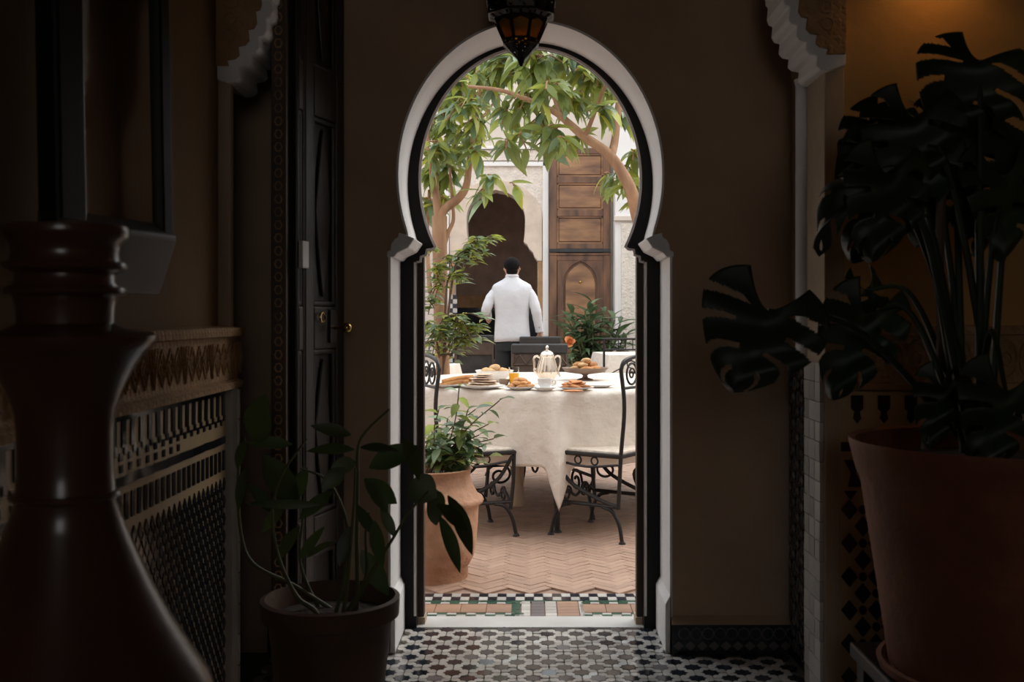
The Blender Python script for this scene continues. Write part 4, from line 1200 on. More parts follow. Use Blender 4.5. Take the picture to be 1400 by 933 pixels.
# coffee pot
c = on_table(748, 524.5)
cp = thing('coffee_pot', 'polished silver coffee pot with domed lid, spout and handle', 'pot', c)
q = MB(); q.lathe([(0.048, 0.0), (0.050, 0.006), (0.036, 0.014), (0.040, 0.022), (0.062, 0.055), (0.064, 0.075), (0.052, 0.12), (0.040, 0.155), (0.043, 0.162)], n=40); q.build('pot_body', m_pot, cp)
q = MB()
for k in range(16):
    a = k * PI / 8; q.tube([(r_ * math.cos(a), r_ * math.sin(a), z) for r_, z in ((0.0405, 0.024), (0.0622, 0.056), (0.064, 0.075), (0.0525, 0.12), (0.0408, 0.154))], 0.0022, 5)
q.build('fluting', m_pot, cp)
q = MB(); q.lathe([(0.043, 0.162), (0.042, 0.168), (0.036, 0.182), (0.020, 0.194), (0.007, 0.198), (0.006, 0.206), (0.010, 0.212), (0.008, 0.220), (0.003, 0.226)], n=32); q.build('domed_lid', m_pot, cp)
q = MB(); q.tube(smooth_path([(0.042, 0, 0.150), (0.062, 0, 0.164), (0.078, 0, 0.150), (0.076, 0, 0.11), (0.066, 0, 0.075), (0.074, 0, 0.04)], 6), 0.0055, 8); q.build('handle', m_pot, cp)
q = MB(); q.tube(smooth_path([(-0.060, 0, 0.06), (-0.074, 0, 0.085), (-0.076, 0, 0.12), (-0.078, 0, 0.148), (-0.064, 0, 0.162), (-0.042, 0, 0.152)], 6), [0.010] * 7 + [0.0065] * 24, 8); q.build('spout', m_pot, cp)
# cup and saucer
c = on_table(745, 534)
sa = plate('white saucer under the coffee cup', c, 0.065)
cup = thing('coffee_cup', 'white coffee cup on a saucer before the silver pot', 'cup', (c[0], c[1], c[2] + 0.008))
q = MB(); q.lathe([(0.022, 0), (0.024, 0.004), (0.036, 0.024), (0.041, 0.056), (0.0385, 0.056), (0.034, 0.026), (0.02, 0.008), (0.001, 0.007)], n=32, cap1=False); q.build('cup_body', m_china, cup)
q = MB(); q.tube(smooth_path([(0.039, 0, 0.047), (0.056, 0, 0.045), (0.055, 0, 0.025), (0.035, 0, 0.018)], 5), 0.004, 8); q.build('handle', m_china, cup)
# plate of flat biscuits
c = on_table(787, 533.5)
plate('white plate heaped with flat biscuits right of the coffee cup', c, 0.10)
pile('flat_biscuit', flat_m, (c[0], c[1], c[2] + 0.012), 0.052, 12, 0.009, 'flat biscuit right of the coffee cup', 'flat biscuits right of the cup', 'biscuit', 5)
o = lump(77, 0.058, 0.03, 0.006).build('napkin', m_flat); o.name = 'flat_biscuit'; o.location = on_table(783, 536); o.location.z += 0.005
tag(o, 'flat reddish biscuit lying on the cloth edge before the biscuit plate', 'biscuit')
plate('empty white plate at right of the biscuit plate', on_table(820, 530), 0.085)
# cake stand
c = on_table(800, 520)
st = thing('cake_stand', 'dark wooden cake stand carrying rounded pastries', 'stand', c)
q = MB(); q.lathe([(0.05, 0), (0.05, 0.006), (0.018, 0.016), (0.014, 0.03), (0.03, 0.040)], n=28); q.build('stem', m_stand, st)
q = MB(); q.lathe([(0.03, 0.038), (0.12, 0.050), (0.142, 0.074), (0.146, 0.078), (0.138, 0.078), (0.115, 0.058), (0.001, 0.054)], n=44, cap1=False); q.build('dish', m_stand, st)
pile('rounded_pastry', [lump(60 + i, 0.042, 0.032, 0.018).mesh('rounded_pastry', m_bread if i == 1 else m_pastry) for i in range(3)], (c[0], c[1], c[2] + 0.058), 0.078, 12, 0.018, 'rounded pastry on the cake stand', 'rounded pastries on the cake stand', 'pastry', 8)
# knife on the cloth
q = MB(); q.box(-0.10, 0.02, -0.006, 0.006, 0, 0.002); q.box(0.02, 0.10, -0.005, 0.005, 0, 0.006)
o = q.build('butter_knife', m_pot, bevel=0.001); p = on_table(851, 531); o.location = p; o.rotation_euler = (0, 0, 0.1); tag(o, 'silver butter knife at the right end of the table', 'knife')
# ------------------------------------------------------------------ leaves and plants
def leaf_mesh(name, L, W, m, droop=0.25, fold=0.25, n=5, tip=1.3, peak=0.42):
    """leaf along +x from its stalk, droops in -z"""
    vs = []; fs = []
    for i in range(n + 1):
        t = i / n
        w = W / 2 * (math.sin(PI * t ** (math.log(0.5) / math.log(peak))) ** tip if 0 < t < 1 else 0.0)
        if i == 0: w = W * 0.04
        z = -droop * L * t * t; x = L * (t - 0.12 * droop * t * t)
        vs += [(x, -w, z + fold * w), (x, 0, z), (x, w, z + fold * w)]
    for i in range(n):
        for k in range(2):
            fs.append((i * 3 + k, i * 3 + k + 1, (i + 1) * 3 + k + 1, (i + 1) * 3 + k))
    q = MB(); q.add(vs, fs)
    return q.mesh(name, m, smooth=True, angle=180)
def leaf_mx(pos, d, up=(0, 0, 1), s=1.0, roll=0.0):
    x = Vector(d).normalized(); u = Vector(up)
    y = u.cross(x)
    if y.length < 1e-4: y = Vector((0, 1, 0)).cross(x)
    y.normalize(); z = x.cross(y)
    M_ = Matrix((x, y, z)).transposed().to_4x4()
    return Matrix.Translation(pos) @ M_ @ Matrix.Rotation(roll, 4, 'X') @ Matrix.Scale(s, 4)

# ---- the right hand tree: trunk outside the frame, long bough over the table
def at2(px, py, Y): return at(px, py, Y)
def sprig_leaves(c, r, n, rr, meshes, out, twigs, hang=0.75, s=1.0, anchor=None, spread=1.0):
    """N leaves on twigs about C, mostly hanging"""
    c = Vector(c)
    k = max(2, n // 6)
    for i in range(k):
        e = c + Vector((rr.gauss(0, r * .55), rr.gauss(0, r * .55), rr.gauss(0, r * .5)))
        a = Vector(anchor) if anchor is not None else c + Vector((rr.uniform(-.3, .3) * r, rr.uniform(-.3, .3) * r, r * 0.6))
        mid = (a + e) / 2 + Vector((0, 0, 0.25 * r))
        path = smooth_path([a, mid, e], 4); twigs.append((path, 0.006))
        m_ = max(1, n // k)
        for j in range(m_):
            t = 0.35 + 0.65 * (j + 1) / m_
            p = path[min(len(path) - 1, int(t * (len(path) - 1)))]
            az = rr.uniform(0, 2 * PI)
            d = Vector((math.cos(az) * spread, math.sin(az) * spread, -hang * rr.uniform(-0.1, 1.9) + rr.uniform(0, .45)))
            out.append((rr.choice(meshes), leaf_mx(p, d, (rr.uniform(-.3, .3), rr.uniform(-.3, .3), 1), s * rr.uniform(.75, 1.2), rr.uniform(-.5, .5))))
def tree(name, label, trunks, clusters, meshes, base, seed, grp=None, hang=0.75):
    t = thing(name, label, 'tree', base, 0, grp)
    q = MB()
    for pts, r0, r1 in trunks:
        P = smooth_path(pts, 6); q.tube(P, [lerp(r0, r1, i / (len(P) - 1)) for i in range(len(P))], 10)
    q.build('trunk', m_bark, t, world=True)
    rr = random.Random(seed); its = []; tw = []
    for c, r, n, s in clusters: sprig_leaves(c, r, n, rr, meshes, its, tw, hang, s)
    rr.shuffle(its)
    q = MB()
    for path, r in tw: q.tube(path, r, 4)
    q.build('twigs', m_bark, t, smooth=False, world=True)['kind'] = 'stuff'
    scatter(t, 'leaf', 'foliage', its, 300)
    return t
LL = 0.185
big = [leaf_mesh('tree_leaf', LL, 0.062, m_leafA, 0.28, tip=0.95), leaf_mesh('tree_leaf', LL, 0.056, m_leafA, 0.45, tip=0.95), leaf_mesh('tree_leaf', LL * .95, 0.062, m_leafC, 0.3, tip=0.95), leaf_mesh('tree_leaf', LL, 0.060, m_leafB, 0.35, tip=0.95), leaf_mesh('tree_leaf', LL * 1.1, 0.055, m_leafA, 0.2, tip=0.95)]
YT_ = 7.2
def T(px, py, dy=0.0): return at(px, py, YT_ + dy)
base = Vector((1.30, 7.8, 0))
trunks = [([base, (1.24, 7.7, 0.8), T(893, 345, .2), T(875, 306, .1), T(863, 262), T(849, 234), T(831, 210), T(799, 187), T(779, 170), T(761, 155), T(733, 141), T(686, 124), T(640, 118)], 0.060, 0.010),
          ([T(836, 212), T(841, 190, .05), T(846, 141, .1), T(852, 90, .2), T(860, 30, .3)], 0.030, 0.016),
          ([T(765, 157), T(752, 110, .2), T(742, 60, .4)], 0.018, 0.008),
          ([T(800, 187), T(826, 120, -.3), T(840, 80, -.4)], 0.016, 0.008),
          ([T(880, 285, .2), T(886, 200, .5), T(882, 100, .8)], 0.03, 0.02)]
# right hand bough clusters (px, py, depth offset, radius px, leaves)
cl_ = [(700, 95, .1, 26, 44), (735, 92, -.3, 26, 50), (770, 100, .2, 28, 50), (805, 105, -.2, 26, 46), (835, 120, .3, 24, 40), (755, 128, -.4, 24, 36), (720, 140, .2, 24, 34),
       (790, 140, .1, 22, 30), (760, 182, -.2, 20, 26), (735, 170, .2, 18, 20), (790, 195, .3, 16, 16), (775, 200, -.3, 12, 9), (695, 198, -.3, 15, 12), (710, 195, -.1, 13, 9),
       (858, 165, .2, 20, 22), (868, 215, .3, 18, 20), (856, 262, .2, 17, 20), (850, 235, .4, 14, 12), (872, 280, .3, 12, 10), (828, 245, .5, 13, 9), (820, 160, -.3, 18, 18), (690, 160, .3, 20, 22), (660, 120, .2, 24, 30), (815, 82, .1, 24, 34), (775, 78, -.2, 24, 34), (740, 70, .3, 24, 30), (680, 75, .2, 22, 30)]
clusters = [(T(px, py, dy), r / (FPX / (YT_ + dy)), int(n * 1.0), 1.0) for px, py, dy, r, n in cl_]
tree('fruit_tree', 'tree whose thick bough arches in from the right above the breakfast table', trunks, clusters, big, base, 21)

# ---- the left hand tree
YL = 8.4
def TL(px, py, dy=0.0): return at(px, py, YL + dy)
base = TL(607, 432, 0); base.z = 0
trunks = [([base, TL(606, 520), TL(603, 450), TL(602, 380), TL(601, 320), TL(601, 296)], 0.054, 0.062),
          ([TL(601, 308), TL(606, 288), TL(626, 272), TL(637, 256), TL(641, 230), TL(644, 205), TL(650, 170), TL(656, 120)], 0.042, 0.014),
          ([TL(600, 308), TL(597, 275), TL(592, 236), TL(588, 220), TL(584, 180), TL(590, 120)], 0.036, 0.014),
          ([TL(604, 350), TL(612, 320), TL(620, 300), TL(618, 270), TL(615, 230)], 0.020, 0.010),
          ([TL(650, 175), TL(668, 150), TL(684, 128)], 0.014, 0.006),
          ([TL(588, 400), TL(584, 330, .2), TL(587, 260, .3)], 0.02, 0.012)]
cl_ = [(600, 140, .1, 24, 34), (625, 120, -.2, 24, 40), (650, 105, .2, 24, 40), (640, 150, -.3, 24, 44), (612, 175, .2, 22, 36), (655, 175, -.2, 18, 24), (630, 190, .1, 18, 26), (595, 205, -.2, 20, 34),
       (612, 235, .2, 16, 24), (590, 240, .2, 16, 24), (648, 215, -.2, 12, 10), (672, 250, -.4, 14, 13), (660, 265, -.4, 10, 8), (703, 258, -.4, 8, 5), (600, 275, .2, 12, 12), (590, 175, .3, 20, 34), (600, 255, .3, 20, 30), (588, 280, .2, 14, 20), (622, 215, .4, 18, 24), (620, 150, .5, 26, 40), (675, 130, .1, 20, 26), (640, 90, .2, 22, 30), (670, 95, -.1, 20, 26), (715, 160, .3, 16, 14)]
clusters = [(TL(px, py, dy), r / (FPX / (YL + dy)), n, 1.05) for px, py, dy, r, n in cl_]
tree('fruit_tree', 'slender forked tree rising behind the left end of the breakfast table', trunks, clusters, big, base, 22)

# ---- climber with small leaves about the left trunk
small = [leaf_mesh('climber_leaf', 0.12, 0.034, m_leafC, 0.3, n=4), leaf_mesh('climber_leaf', 0.10, 0.032, m_leafA, 0.4, n=4), leaf_mesh('climber_leaf', 0.095, 0.030, m_leafB, 0.3, n=4)]
cl = thing('climbing_shrub', 'leafy shrub with small narrow leaves wrapped about the left tree trunk', 'shrub', (base.x - 0.05, base.y - 0.25, 0))
rr = random.Random(5); its = []; tw = []
YS = 8.0; 
for px, py, r, n in ((650, 340, 16, 34), (640, 355, 18, 40), (668, 328, 8, 12), (615, 365, 16, 26), (595, 375, 16, 28), (590, 345, 10, 12), (628, 385, 14, 22), (600, 400, 16, 24), (588, 420, 14, 22), (620, 445, 22, 60), (640, 458, 16, 46), (600, 462, 20, 50), (585, 450, 14, 24), (650, 450, 9, 16), (625, 472, 16, 40), (595, 482, 12, 22), (660, 352, 8, 10)):
    sprig_leaves(at(px, py, YS + rr.uniform(-.15, .15)), r / (FPX / YS), int(n * 1.6), rr, small, its, tw, hang=0.1, s=1.0, spread=1.0)
q = MB()
for path, r in tw: q.tube(path, 0.004, 4)
for e in ((650, 340), (620, 370), (625, 450), (596, 460), (640, 458)):
    q.tube(smooth_path([(base.x - 0.05, base.y - 0.2, 0), at(606, 500, 8.05), at(lerp(604, e[0], .4), e[1] + 25, 8.0), at(e[0], e[1], YS)], 5), 0.009, 5)
q.build('stems', m_stemb, cl, world=True)['kind'] = 'stuff'
rr.shuffle(its); scatter(cl, 'leaf', 'foliage', its, 300)

# ---- broad bush by the old door
bl = [leaf_mesh('bush_leaf', 0.38, 0.085, m_leafD, 0.45, n=6), leaf_mesh('bush_leaf', 0.34, 0.07, m_leafD, 0.25, n=6), leaf_mesh('bush_leaf', 0.35, 0.08, m_leafD, 0.7, n=6), leaf_mesh('bush_leaf', 0.3, 0.07, m_leafC, 0.4, n=6)]
YBU = 12.9; sb = FPX / YBU
bc = at(812, 470, YBU)
bu = thing('bush', 'dense dark green long-leaved bush before the old wooden door', 'bush', (bc.x, bc.y, 0))
rr = random.Random(9); its = []
q = MB()
for i in range(30):
    a = rr.uniform(0, 2 * PI); k = 0.44 * math.sqrt(rr.random()); top = Vector((bc.x + k * math.cos(a), bc.y + k * math.sin(a), (1.40 - 1.1 * k * rr.uniform(.5, 1.6)) * rr.uniform(.85, 1.0)))
    st = smooth_path([(bc.x + 0.1 * math.cos(a), bc.y + 0.1 * math.sin(a), 0.3), (bc.x + k * .5 * math.cos(a), bc.y + k * .5 * math.sin(a), top.z * .6), top], 5)
    q.tube(st, 0.010, 5)
    for j in range(16):
        t = 0.3 + 0.7 * j / 15; p = st[int(t * (len(st) - 1))]; az = j * 2.4 + i
        el = lerp(-0.3, 0.95, t ** 2)
        d = Vector((math.cos(az), math.sin(az), el))
        its.append((rr.choice(bl), leaf_mx(p, d, (0, 0, 1), rr.uniform(.75, 1.1), rr.uniform(-.3, .3))))
q.build('stems', m_stem, bu, world=True)['kind'] = 'stuff'
scatter(bu, 'leaf', 'foliage', its, 300)
pq = MB(); pq.lathe([(0.20, 0), (0.24, 0.3), (0.27, 0.36), (0.25, 0.36), (0.22, 0.30)], (0, 0, 0), 24); pq.build('pot', m_terra, bu)

# ---- rose on the chair back
rc = at(779, 470, 9.3)
ro = thing('rose_bush', 'orange rose on a thin stem beside the leather chair', 'flower', (rc.x + 0.02, rc.y, 0))
q = MB(); q.tube(smooth_path([(rc.x + 0.02, rc.y, 0), (rc.x + 0.04, rc.y, 0.5), (rc.x, rc.y, rc.z)], 5), 0.006, 6); q.build('stem', m_stem, ro, world=True)
pm = leaf_mesh('petal', 0.055, 0.055, m_rose, -0.5, 0.5, n=4, tip=0.7, peak=0.6)
for i in range(16):
    a = i * 2.4; e = lerp(2.2, 0.0, i / 15)
    d = Matrix.Rotation(math.radians(50), 3, 'X') @ Vector((math.cos(a), math.sin(a), e)); ax_ = Matrix.Rotation(math.radians(50), 3, 'X') @ Vector((0, 0, 1))
    link('petal', pm, ro, wm(ro).inverted() @ leaf_mx(rc, d, ax_, lerp(.7, 1.15, i / 15)))
rl = leaf_mesh('rose_leaf', 0.07, 0.04, m_leafD, 0.3)
for i in range(9):
    a = i * 2.2; link('leaf', rl, ro, wm(ro).inverted() @ leaf_mx((rc.x + 0.03, rc.y, rc.z - 0.05 - 0.035 * i), (math.cos(a), math.sin(a), -0.1)))

# ---- terracotta urn with shrub, just outside the doorway
ux, uy = -0.445, 4.74
ur = thing('potted_shrub', 'pale terracotta urn with a leafy shrub just outside the keyhole doorway', 'plant', (ux, uy, 0))
q = MB(); q.lathe([(0.165, 0), (0.168, 0.012), (0.166, 0.055), (0.176, 0.068), (0.192, 0.10), (0.204, 0.16), (0.210, 0.24), (0.214, 0.318), (0.218, 0.33), (0.232, 0.337), (0.237, 0.348), (0.231, 0.362), (0.214, 0.368), (0.186, 0.42), (0.176, 0.455), (0.180, 0.478), (0.188, 0.488), (0.178, 0.492), (0.160, 0.48), (0.158, 0.46)], n=56, cap1=False); q.build('urn', m_terra, ur, angle=50)
q = MB(); q.lathe([(0.16, 0.455), (0.08, 0.463), (0.001, 0.466)], n=24, cap1=False); q.build('soil', m_soil, ur)
rr = random.Random(14); its = []; q = MB()
sl_ = [leaf_mesh('shrub_leaf', 0.085, 0.042, m_leafC, 0.35, n=4, tip=1.0), leaf_mesh('shrub_leaf', 0.08, 0.042, m_leafA, 0.5, n=4, tip=1.0), leaf_mesh('shrub_leaf', 0.08, 0.038, m_leafD, 0.4, n=4, tip=1.0)]
ends = [(628, 528), (683, 548), (650, 560), (600, 560), (612, 572), (640, 585), (668, 580), (590, 585), (660, 610), (605, 610), (585, 620), (675, 600), (630, 605), (645, 622), (596, 632), (618, 595), (655, 595), (640, 560), (668, 625), (620, 622), (635, 632), (650, 635), (608, 636), (590, 600)]
for i, (px, py) in enumerate(ends):
    e = at(px, py, uy + rr.uniform(-.13, .10)); b0 = Vector((ux + rr.uniform(-.05, .07), uy + rr.uniform(-.06, .05), 0.45))
    st = smooth_path([b0, b0.lerp(e, .5) + Vector((rr.uniform(-.03, .03), rr.uniform(-.03, .03), 0.04)), e], 6); q.tube(st, 0.0028, 5)
    m_ = 11
    for j in range(m_):
        t = 0.3 + 0.7 * j / (m_ - 1); p = st[min(len(st) - 1, int(t * (len(st) - 1)))]
        az = j * 2.4 + rr.random()
        d = Vector((math.cos(az), math.sin(az), rr.uniform(-.5, .45) if j < m_ - 2 else .6))
        its.append((rr.choice(sl_), leaf_mx(p, d, s=rr.uniform(.7, 1.15), roll=rr.uniform(-.4, .4))))
q.build('stems', m_stemb, ur, world=True)['kind'] = 'stuff'
rr.shuffle(its); scatter(ur, 'leaf', 'foliage', its, 300)

# ---- dark potted plant, left foreground
YP = 2.9; sp = FPX / YP
px0 = (452 - VPX) / sp
pp = thing('potted_plant', 'dark long-leaved plant in a brown clay pot beside the tiled left wall', 'plant', (px0, YP, 0))
q = MB(); q.lathe([(0.125, 0), (0.13, 0.01), (0.166, 0.33), (0.172, 0.345), (0.186, 0.352), (0.188, 0.40), (0.176, 0.404), (0.168, 0.38), (0.16, 0.34)], n=44, cap1=False); q.build('pot', m_terrab, pp)
q = MB(); q.lathe([(0.166, 0.35), (0.08, 0.358), (0.001, 0.36)], n=24, cap1=False); q.build('soil', m_soil, pp)
rr = random.Random(31)
# stems as picture paths at the plant's own depth, each with an offset in depth
stems = [([(487, 835), (488, 740), (489, 660), (490, 610), (505, 585), (532, 560)], .02), ([(470, 835), (478, 760), (484, 690), (486, 640)], -.04), ([(455, 835), (400, 800), (345, 770), (328, 720), (326, 640), (335, 600)], .05),
         ([(480, 835), (510, 780), (535, 740), (560, 700), (585, 672)], -.05), ([(440, 835), (420, 800), (410, 760), (415, 700)], .06), ([(475, 835), (500, 790), (500, 730), (505, 700)], .03), ([(430, 835), (405, 815), (380, 760), (372, 700), (385, 650), (420, 600)], -.06), ([(460, 835), (470, 790), (475, 720), (450, 660), (410, 640)], .0)]
for pts, dy in stems:
    P = smooth_path([(px0 + (pts[0][0] - 452) / sp * 0.4, YP + dy, 0.34)] + [at(x, y, YP + dy) for x, y in pts], 5)
    q = MB(); q.tube(P, [lerp(0.0075, 0.003, i / (len(P) - 1)) for i in range(len(P))], 6); q.build('stem', m_stem, pp, world=True)
LV = [((352, 605), (356, 540), 44), ((400, 608), (335, 602), 16), ((480, 595), (425, 580), 17), ((485, 615), (418, 612), 17), ((492, 612), (545, 612), 16), ((505, 640), (572, 606), 30), ((552, 600), (578, 655), 24), ((498, 655), (546, 692), 26), ((505, 660), (532, 700), 20),
      ((560, 660), (598, 680), 40), ((588, 668), (604, 722), 34), ((598, 690), (645, 725), 22), ((600, 705), (638, 788), 20), ((612, 678), (656, 762), 26), ((360, 622), (412, 700), 34), ((440, 690), (330, 690), 12), ((455, 672), (402, 712), 18), ((494, 752), (532, 818), 26), ((512, 712), (520, 778), 20), ((455, 742), (412, 760), 14),
      ((478, 720), (463, 775), 18), ((470, 640), (440, 670), 22), ((486, 632), (452, 640), 20), ((392, 690), (350, 730), 18), ((410, 720), (372, 770), 18), ((335, 640), (322, 700), 14), ((420, 640), (398, 690), 20), ((335, 602), (322, 640), 14), ((540, 735), (520, 690), 14), ((372, 700), (340, 660), 16), ((488, 690), (515, 740), 16), ((410, 765), (440, 720), 14)]
for i, (a, e, w_) in enumerate(LV):
    dy = rr.uniform(-.07, .07)
    A = at(*a, YP + dy); E = at(*e, YP + dy + rr.uniform(-.05, .05)); L_ = (E - A).length
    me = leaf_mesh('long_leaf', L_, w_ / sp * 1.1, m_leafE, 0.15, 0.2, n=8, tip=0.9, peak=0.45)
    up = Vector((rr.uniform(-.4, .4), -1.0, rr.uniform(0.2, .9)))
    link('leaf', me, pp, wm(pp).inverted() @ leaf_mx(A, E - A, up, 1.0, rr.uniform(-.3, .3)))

# ---- monstera in a large terracotta pot on a plinth, right foreground
YM = 2.55; sm = FPX / YM
mx_, my_ = (1372 - VPX) / sm, YM
SPL = 0.285
sd = thing('plant_plinth', 'low dark wooden stand carrying the big terracotta pot', 'stand', (mx_, my_, 0))
MB().box(-0.285, 0.285, -0.285, 0.285, 0.26, 0.30).build('top_board', m_ebony, sd, smooth=False, bevel=0.006)
for sx in (-1, 1):
    for sy in (-1, 1): MB().box(sx * 0.24 - 0.03, sx * 0.24 + 0.03, sy * 0.24 - 0.03, sy * 0.24 + 0.03, 0, 0.26).build('leg', m_ebony, sd, smooth=False, bevel=0.004)
ZP = 0.30
mo = thing('potted_monstera', 'large monstera with split leaves in a big terracotta pot at right', 'plant', (mx_, my_, ZP))
q = MB(); q.lathe([(0.265, 0.0), (0.285, 0.012), (0.292, 0.032), (0.28, 0.034), (0.265, 0.02)], n=48); q.build('saucer', m_terrad, mo)
zt = EYE + (VPY - 602) / sm - ZP
q = MB(); q.lathe([(0.258, 0.022), (0.264, 0.03), (0.292, 0.22), (0.310, 0.34), (0.330, zt - 0.10), (0.340, zt - 0.08), (0.358, zt - 0.01), (0.357, zt), (0.342, zt - 0.005), (0.328, zt - 0.06)], n=64, cap1=False); q.build('pot', m_terrad, mo)
q = MB(); q.lathe([(0.332, zt - 0.06), (0.1, zt - 0.045), (0.001, zt - 0.04)], n=32, cap1=False); q.build('soil', m_soil, mo)
def monstera_leaf(name, L, W, seed, droop=0.35, cuts=5, fold=0.25):
    rr = random.Random(seed); nu, nv = 48, 96; vs = []; fs = []; idx = {}
    def half_w(t):
        return W / 2 * (math.sin(PI * min(1, t * 0.97 + 0.03) ** 0.62) ** 0.72) if t < 1 else 0.001
    for j in range(nv + 1):
        t = j / nv
        for i in range(nu + 1):
            u = -1 + 2 * i / nu
            hw = half_w(t)
            back = 0.42 * L * (abs(u) ** 1.5) * (1 - t) ** 1.2        # heart shaped lobes behind the stalk
            x = L * t * (1 - 0.10 * abs(u)) - back + 0.10 * L * abs(u) * t
            y = u * hw
            z = -droop * L * (t ** 1.8) - droop * 0.55 * W * u * u * 0.5 + fold * abs(y) * 0.5 + 0.012 * math.sin(t * 9 + u * 3)
            idx[i, j] = len(vs); vs.append((x, y, z))
    ph = rr.uniform(0, 1)
    for j in range(nv):
        for i in range(nu):
            u = -1 + 2 * (i + .5) / nu; t = (j + .5) / nv
            w_ = (t - 0.26 * abs(u) ** 1.4) * cuts + ph * (1 if u > 0 else 0.6)
            deep = 0.30 + 0.12 * math.sin(w_ // 1 * 2.3 + seed)
            if abs(u) > deep and (w_ % 1) < 0.20 + 0.24 * (abs(u) - deep) and 0.08 < t < 0.95: continue
            fs.append((idx[i, j], idx[i + 1, j], idx[i + 1, j + 1], idx[i, j + 1]))
    q = MB(); q.add(vs, fs)
    me = q.mesh(name, m_leafM, smooth=True, angle=180)
    return me
# (stalk end px, tip px, width px, depth offset, facing vector)
ML = [((1050, 424), (1008, 532), 165, -.02, (0.1, -1, .25)), ((1185, 432), (1140, 540), 112, .10, (-.2, -1, .3)), ((1160, 245), (1100, 315), 62, -.05, (-.5, -.6, .8)), ((1235, 205), (1165, 345), 150, .05, (-.2, -1, .5)),
      ((1340, 82), (1300, 165), 150, .0, (.1, -.75, .9)), ((1300, 190), (1270, 330), 130, .12, (.2, -1, .4)), ((1372, 240), (1385, 350), 120, .0, (.2, -1, .5)), ((1215, 240), (1200, 352), 110, -.08, (.1, -1, .3)),
      ((1375, 535), (1355, 640), 110, -.20, (.1, -1, .5)), ((1290, 530), (1275, 608), 70, -.10, (-.1, -1, .4)), ((1330, 260), (1345, 345), 90, .15, (0, -1, .3)), ((1250, 160), (1225, 262), 130, .02, (-.2, -1, .6)), ((1335, 165), (1305, 262), 130, .1, (.1, -1, .6)), ((1392, 190), (1372, 320), 140, .06, (.2, -1, .4)), ((1205, 170), (1160, 250), 100, .12, (-.3, -1, .5)), ((1262, 165), (1330, 215), 90, .15, (.2, -.8, .8)), ((1185, 395), (1205, 470), 60, .18, (.3, -1, .3))]
root_ = Vector((mx_ - 0.05, my_, ZP + zt - 0.03))
for i, (a, e, w_, dy, up) in enumerate(ML):
    Y_ = YM + dy - 0.02
    A = at(*a, Y_); E = at(*e, Y_ - 0.03); L_ = (E - A).length
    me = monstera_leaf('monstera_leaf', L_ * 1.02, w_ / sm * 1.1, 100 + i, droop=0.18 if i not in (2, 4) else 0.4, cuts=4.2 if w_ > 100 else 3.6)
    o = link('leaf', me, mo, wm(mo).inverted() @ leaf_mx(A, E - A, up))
    sdm = o.modifiers.new('solid', 'SOLIDIFY'); sdm.thickness = 0.0015
    st0 = root_ + Vector((rr.uniform(-.05, .05), rr.uniform(-.06, .06), 0))
    mid = st0.lerp(A, 0.55) + Vector((0, 0, 0.10 + 0.05 * (i % 3)))
    q = MB(); P = smooth_path([st0, mid, A], 8); q.tube(P, [lerp(0.010, 0.005, k / (len(P) - 1)) for k in range(len(P))], 6); q.build('stalk', m_leafM, mo, world=True)
q = MB(); P = smooth_path([root_ + Vector((-.12, .05, 0)), at(1286, 480, YM + .05), at(1284, 360, YM + .05), at(1288, 250, YM + .05)], 6); q.tube(P, 0.012, 8); q.build('aerial_stem', m_stemb, mo, world=True)

# ------------------------------------------------------------------ the waiter
PX_, PY_ = -0.192, 11.15
pe = thing('person', 'person in white jacket and black trousers walking away, seen from behind', 'person', (PX_, PY_, 0))
def skin_obj(name, nodes, edges, m, parent, root=0, sub=2):
    me = bpy.data.meshes.new(name)
    me.from_pydata([n[:3] for n in nodes], edges, [])
    me.materials.append(m)
    o = link(name, me, parent)
    sk = o.modifiers.new('skin', 'SKIN'); sk.use_smooth_shade = True
    if not me.skin_vertices: me.attributes.new  # the modifier adds the layer
    for i, n in enumerate(nodes):
        r = n[3] if isinstance(n[3], tuple) else (n[3], n[3])
        me.skin_vertices[0].data[i].radius = r
        me.skin_vertices[0].data[i].use_root = (i == root)
    sb_ = o.modifiers.new('sub', 'SUBSURF'); sb_.levels = sub; sb_.render_levels = sub
    return o
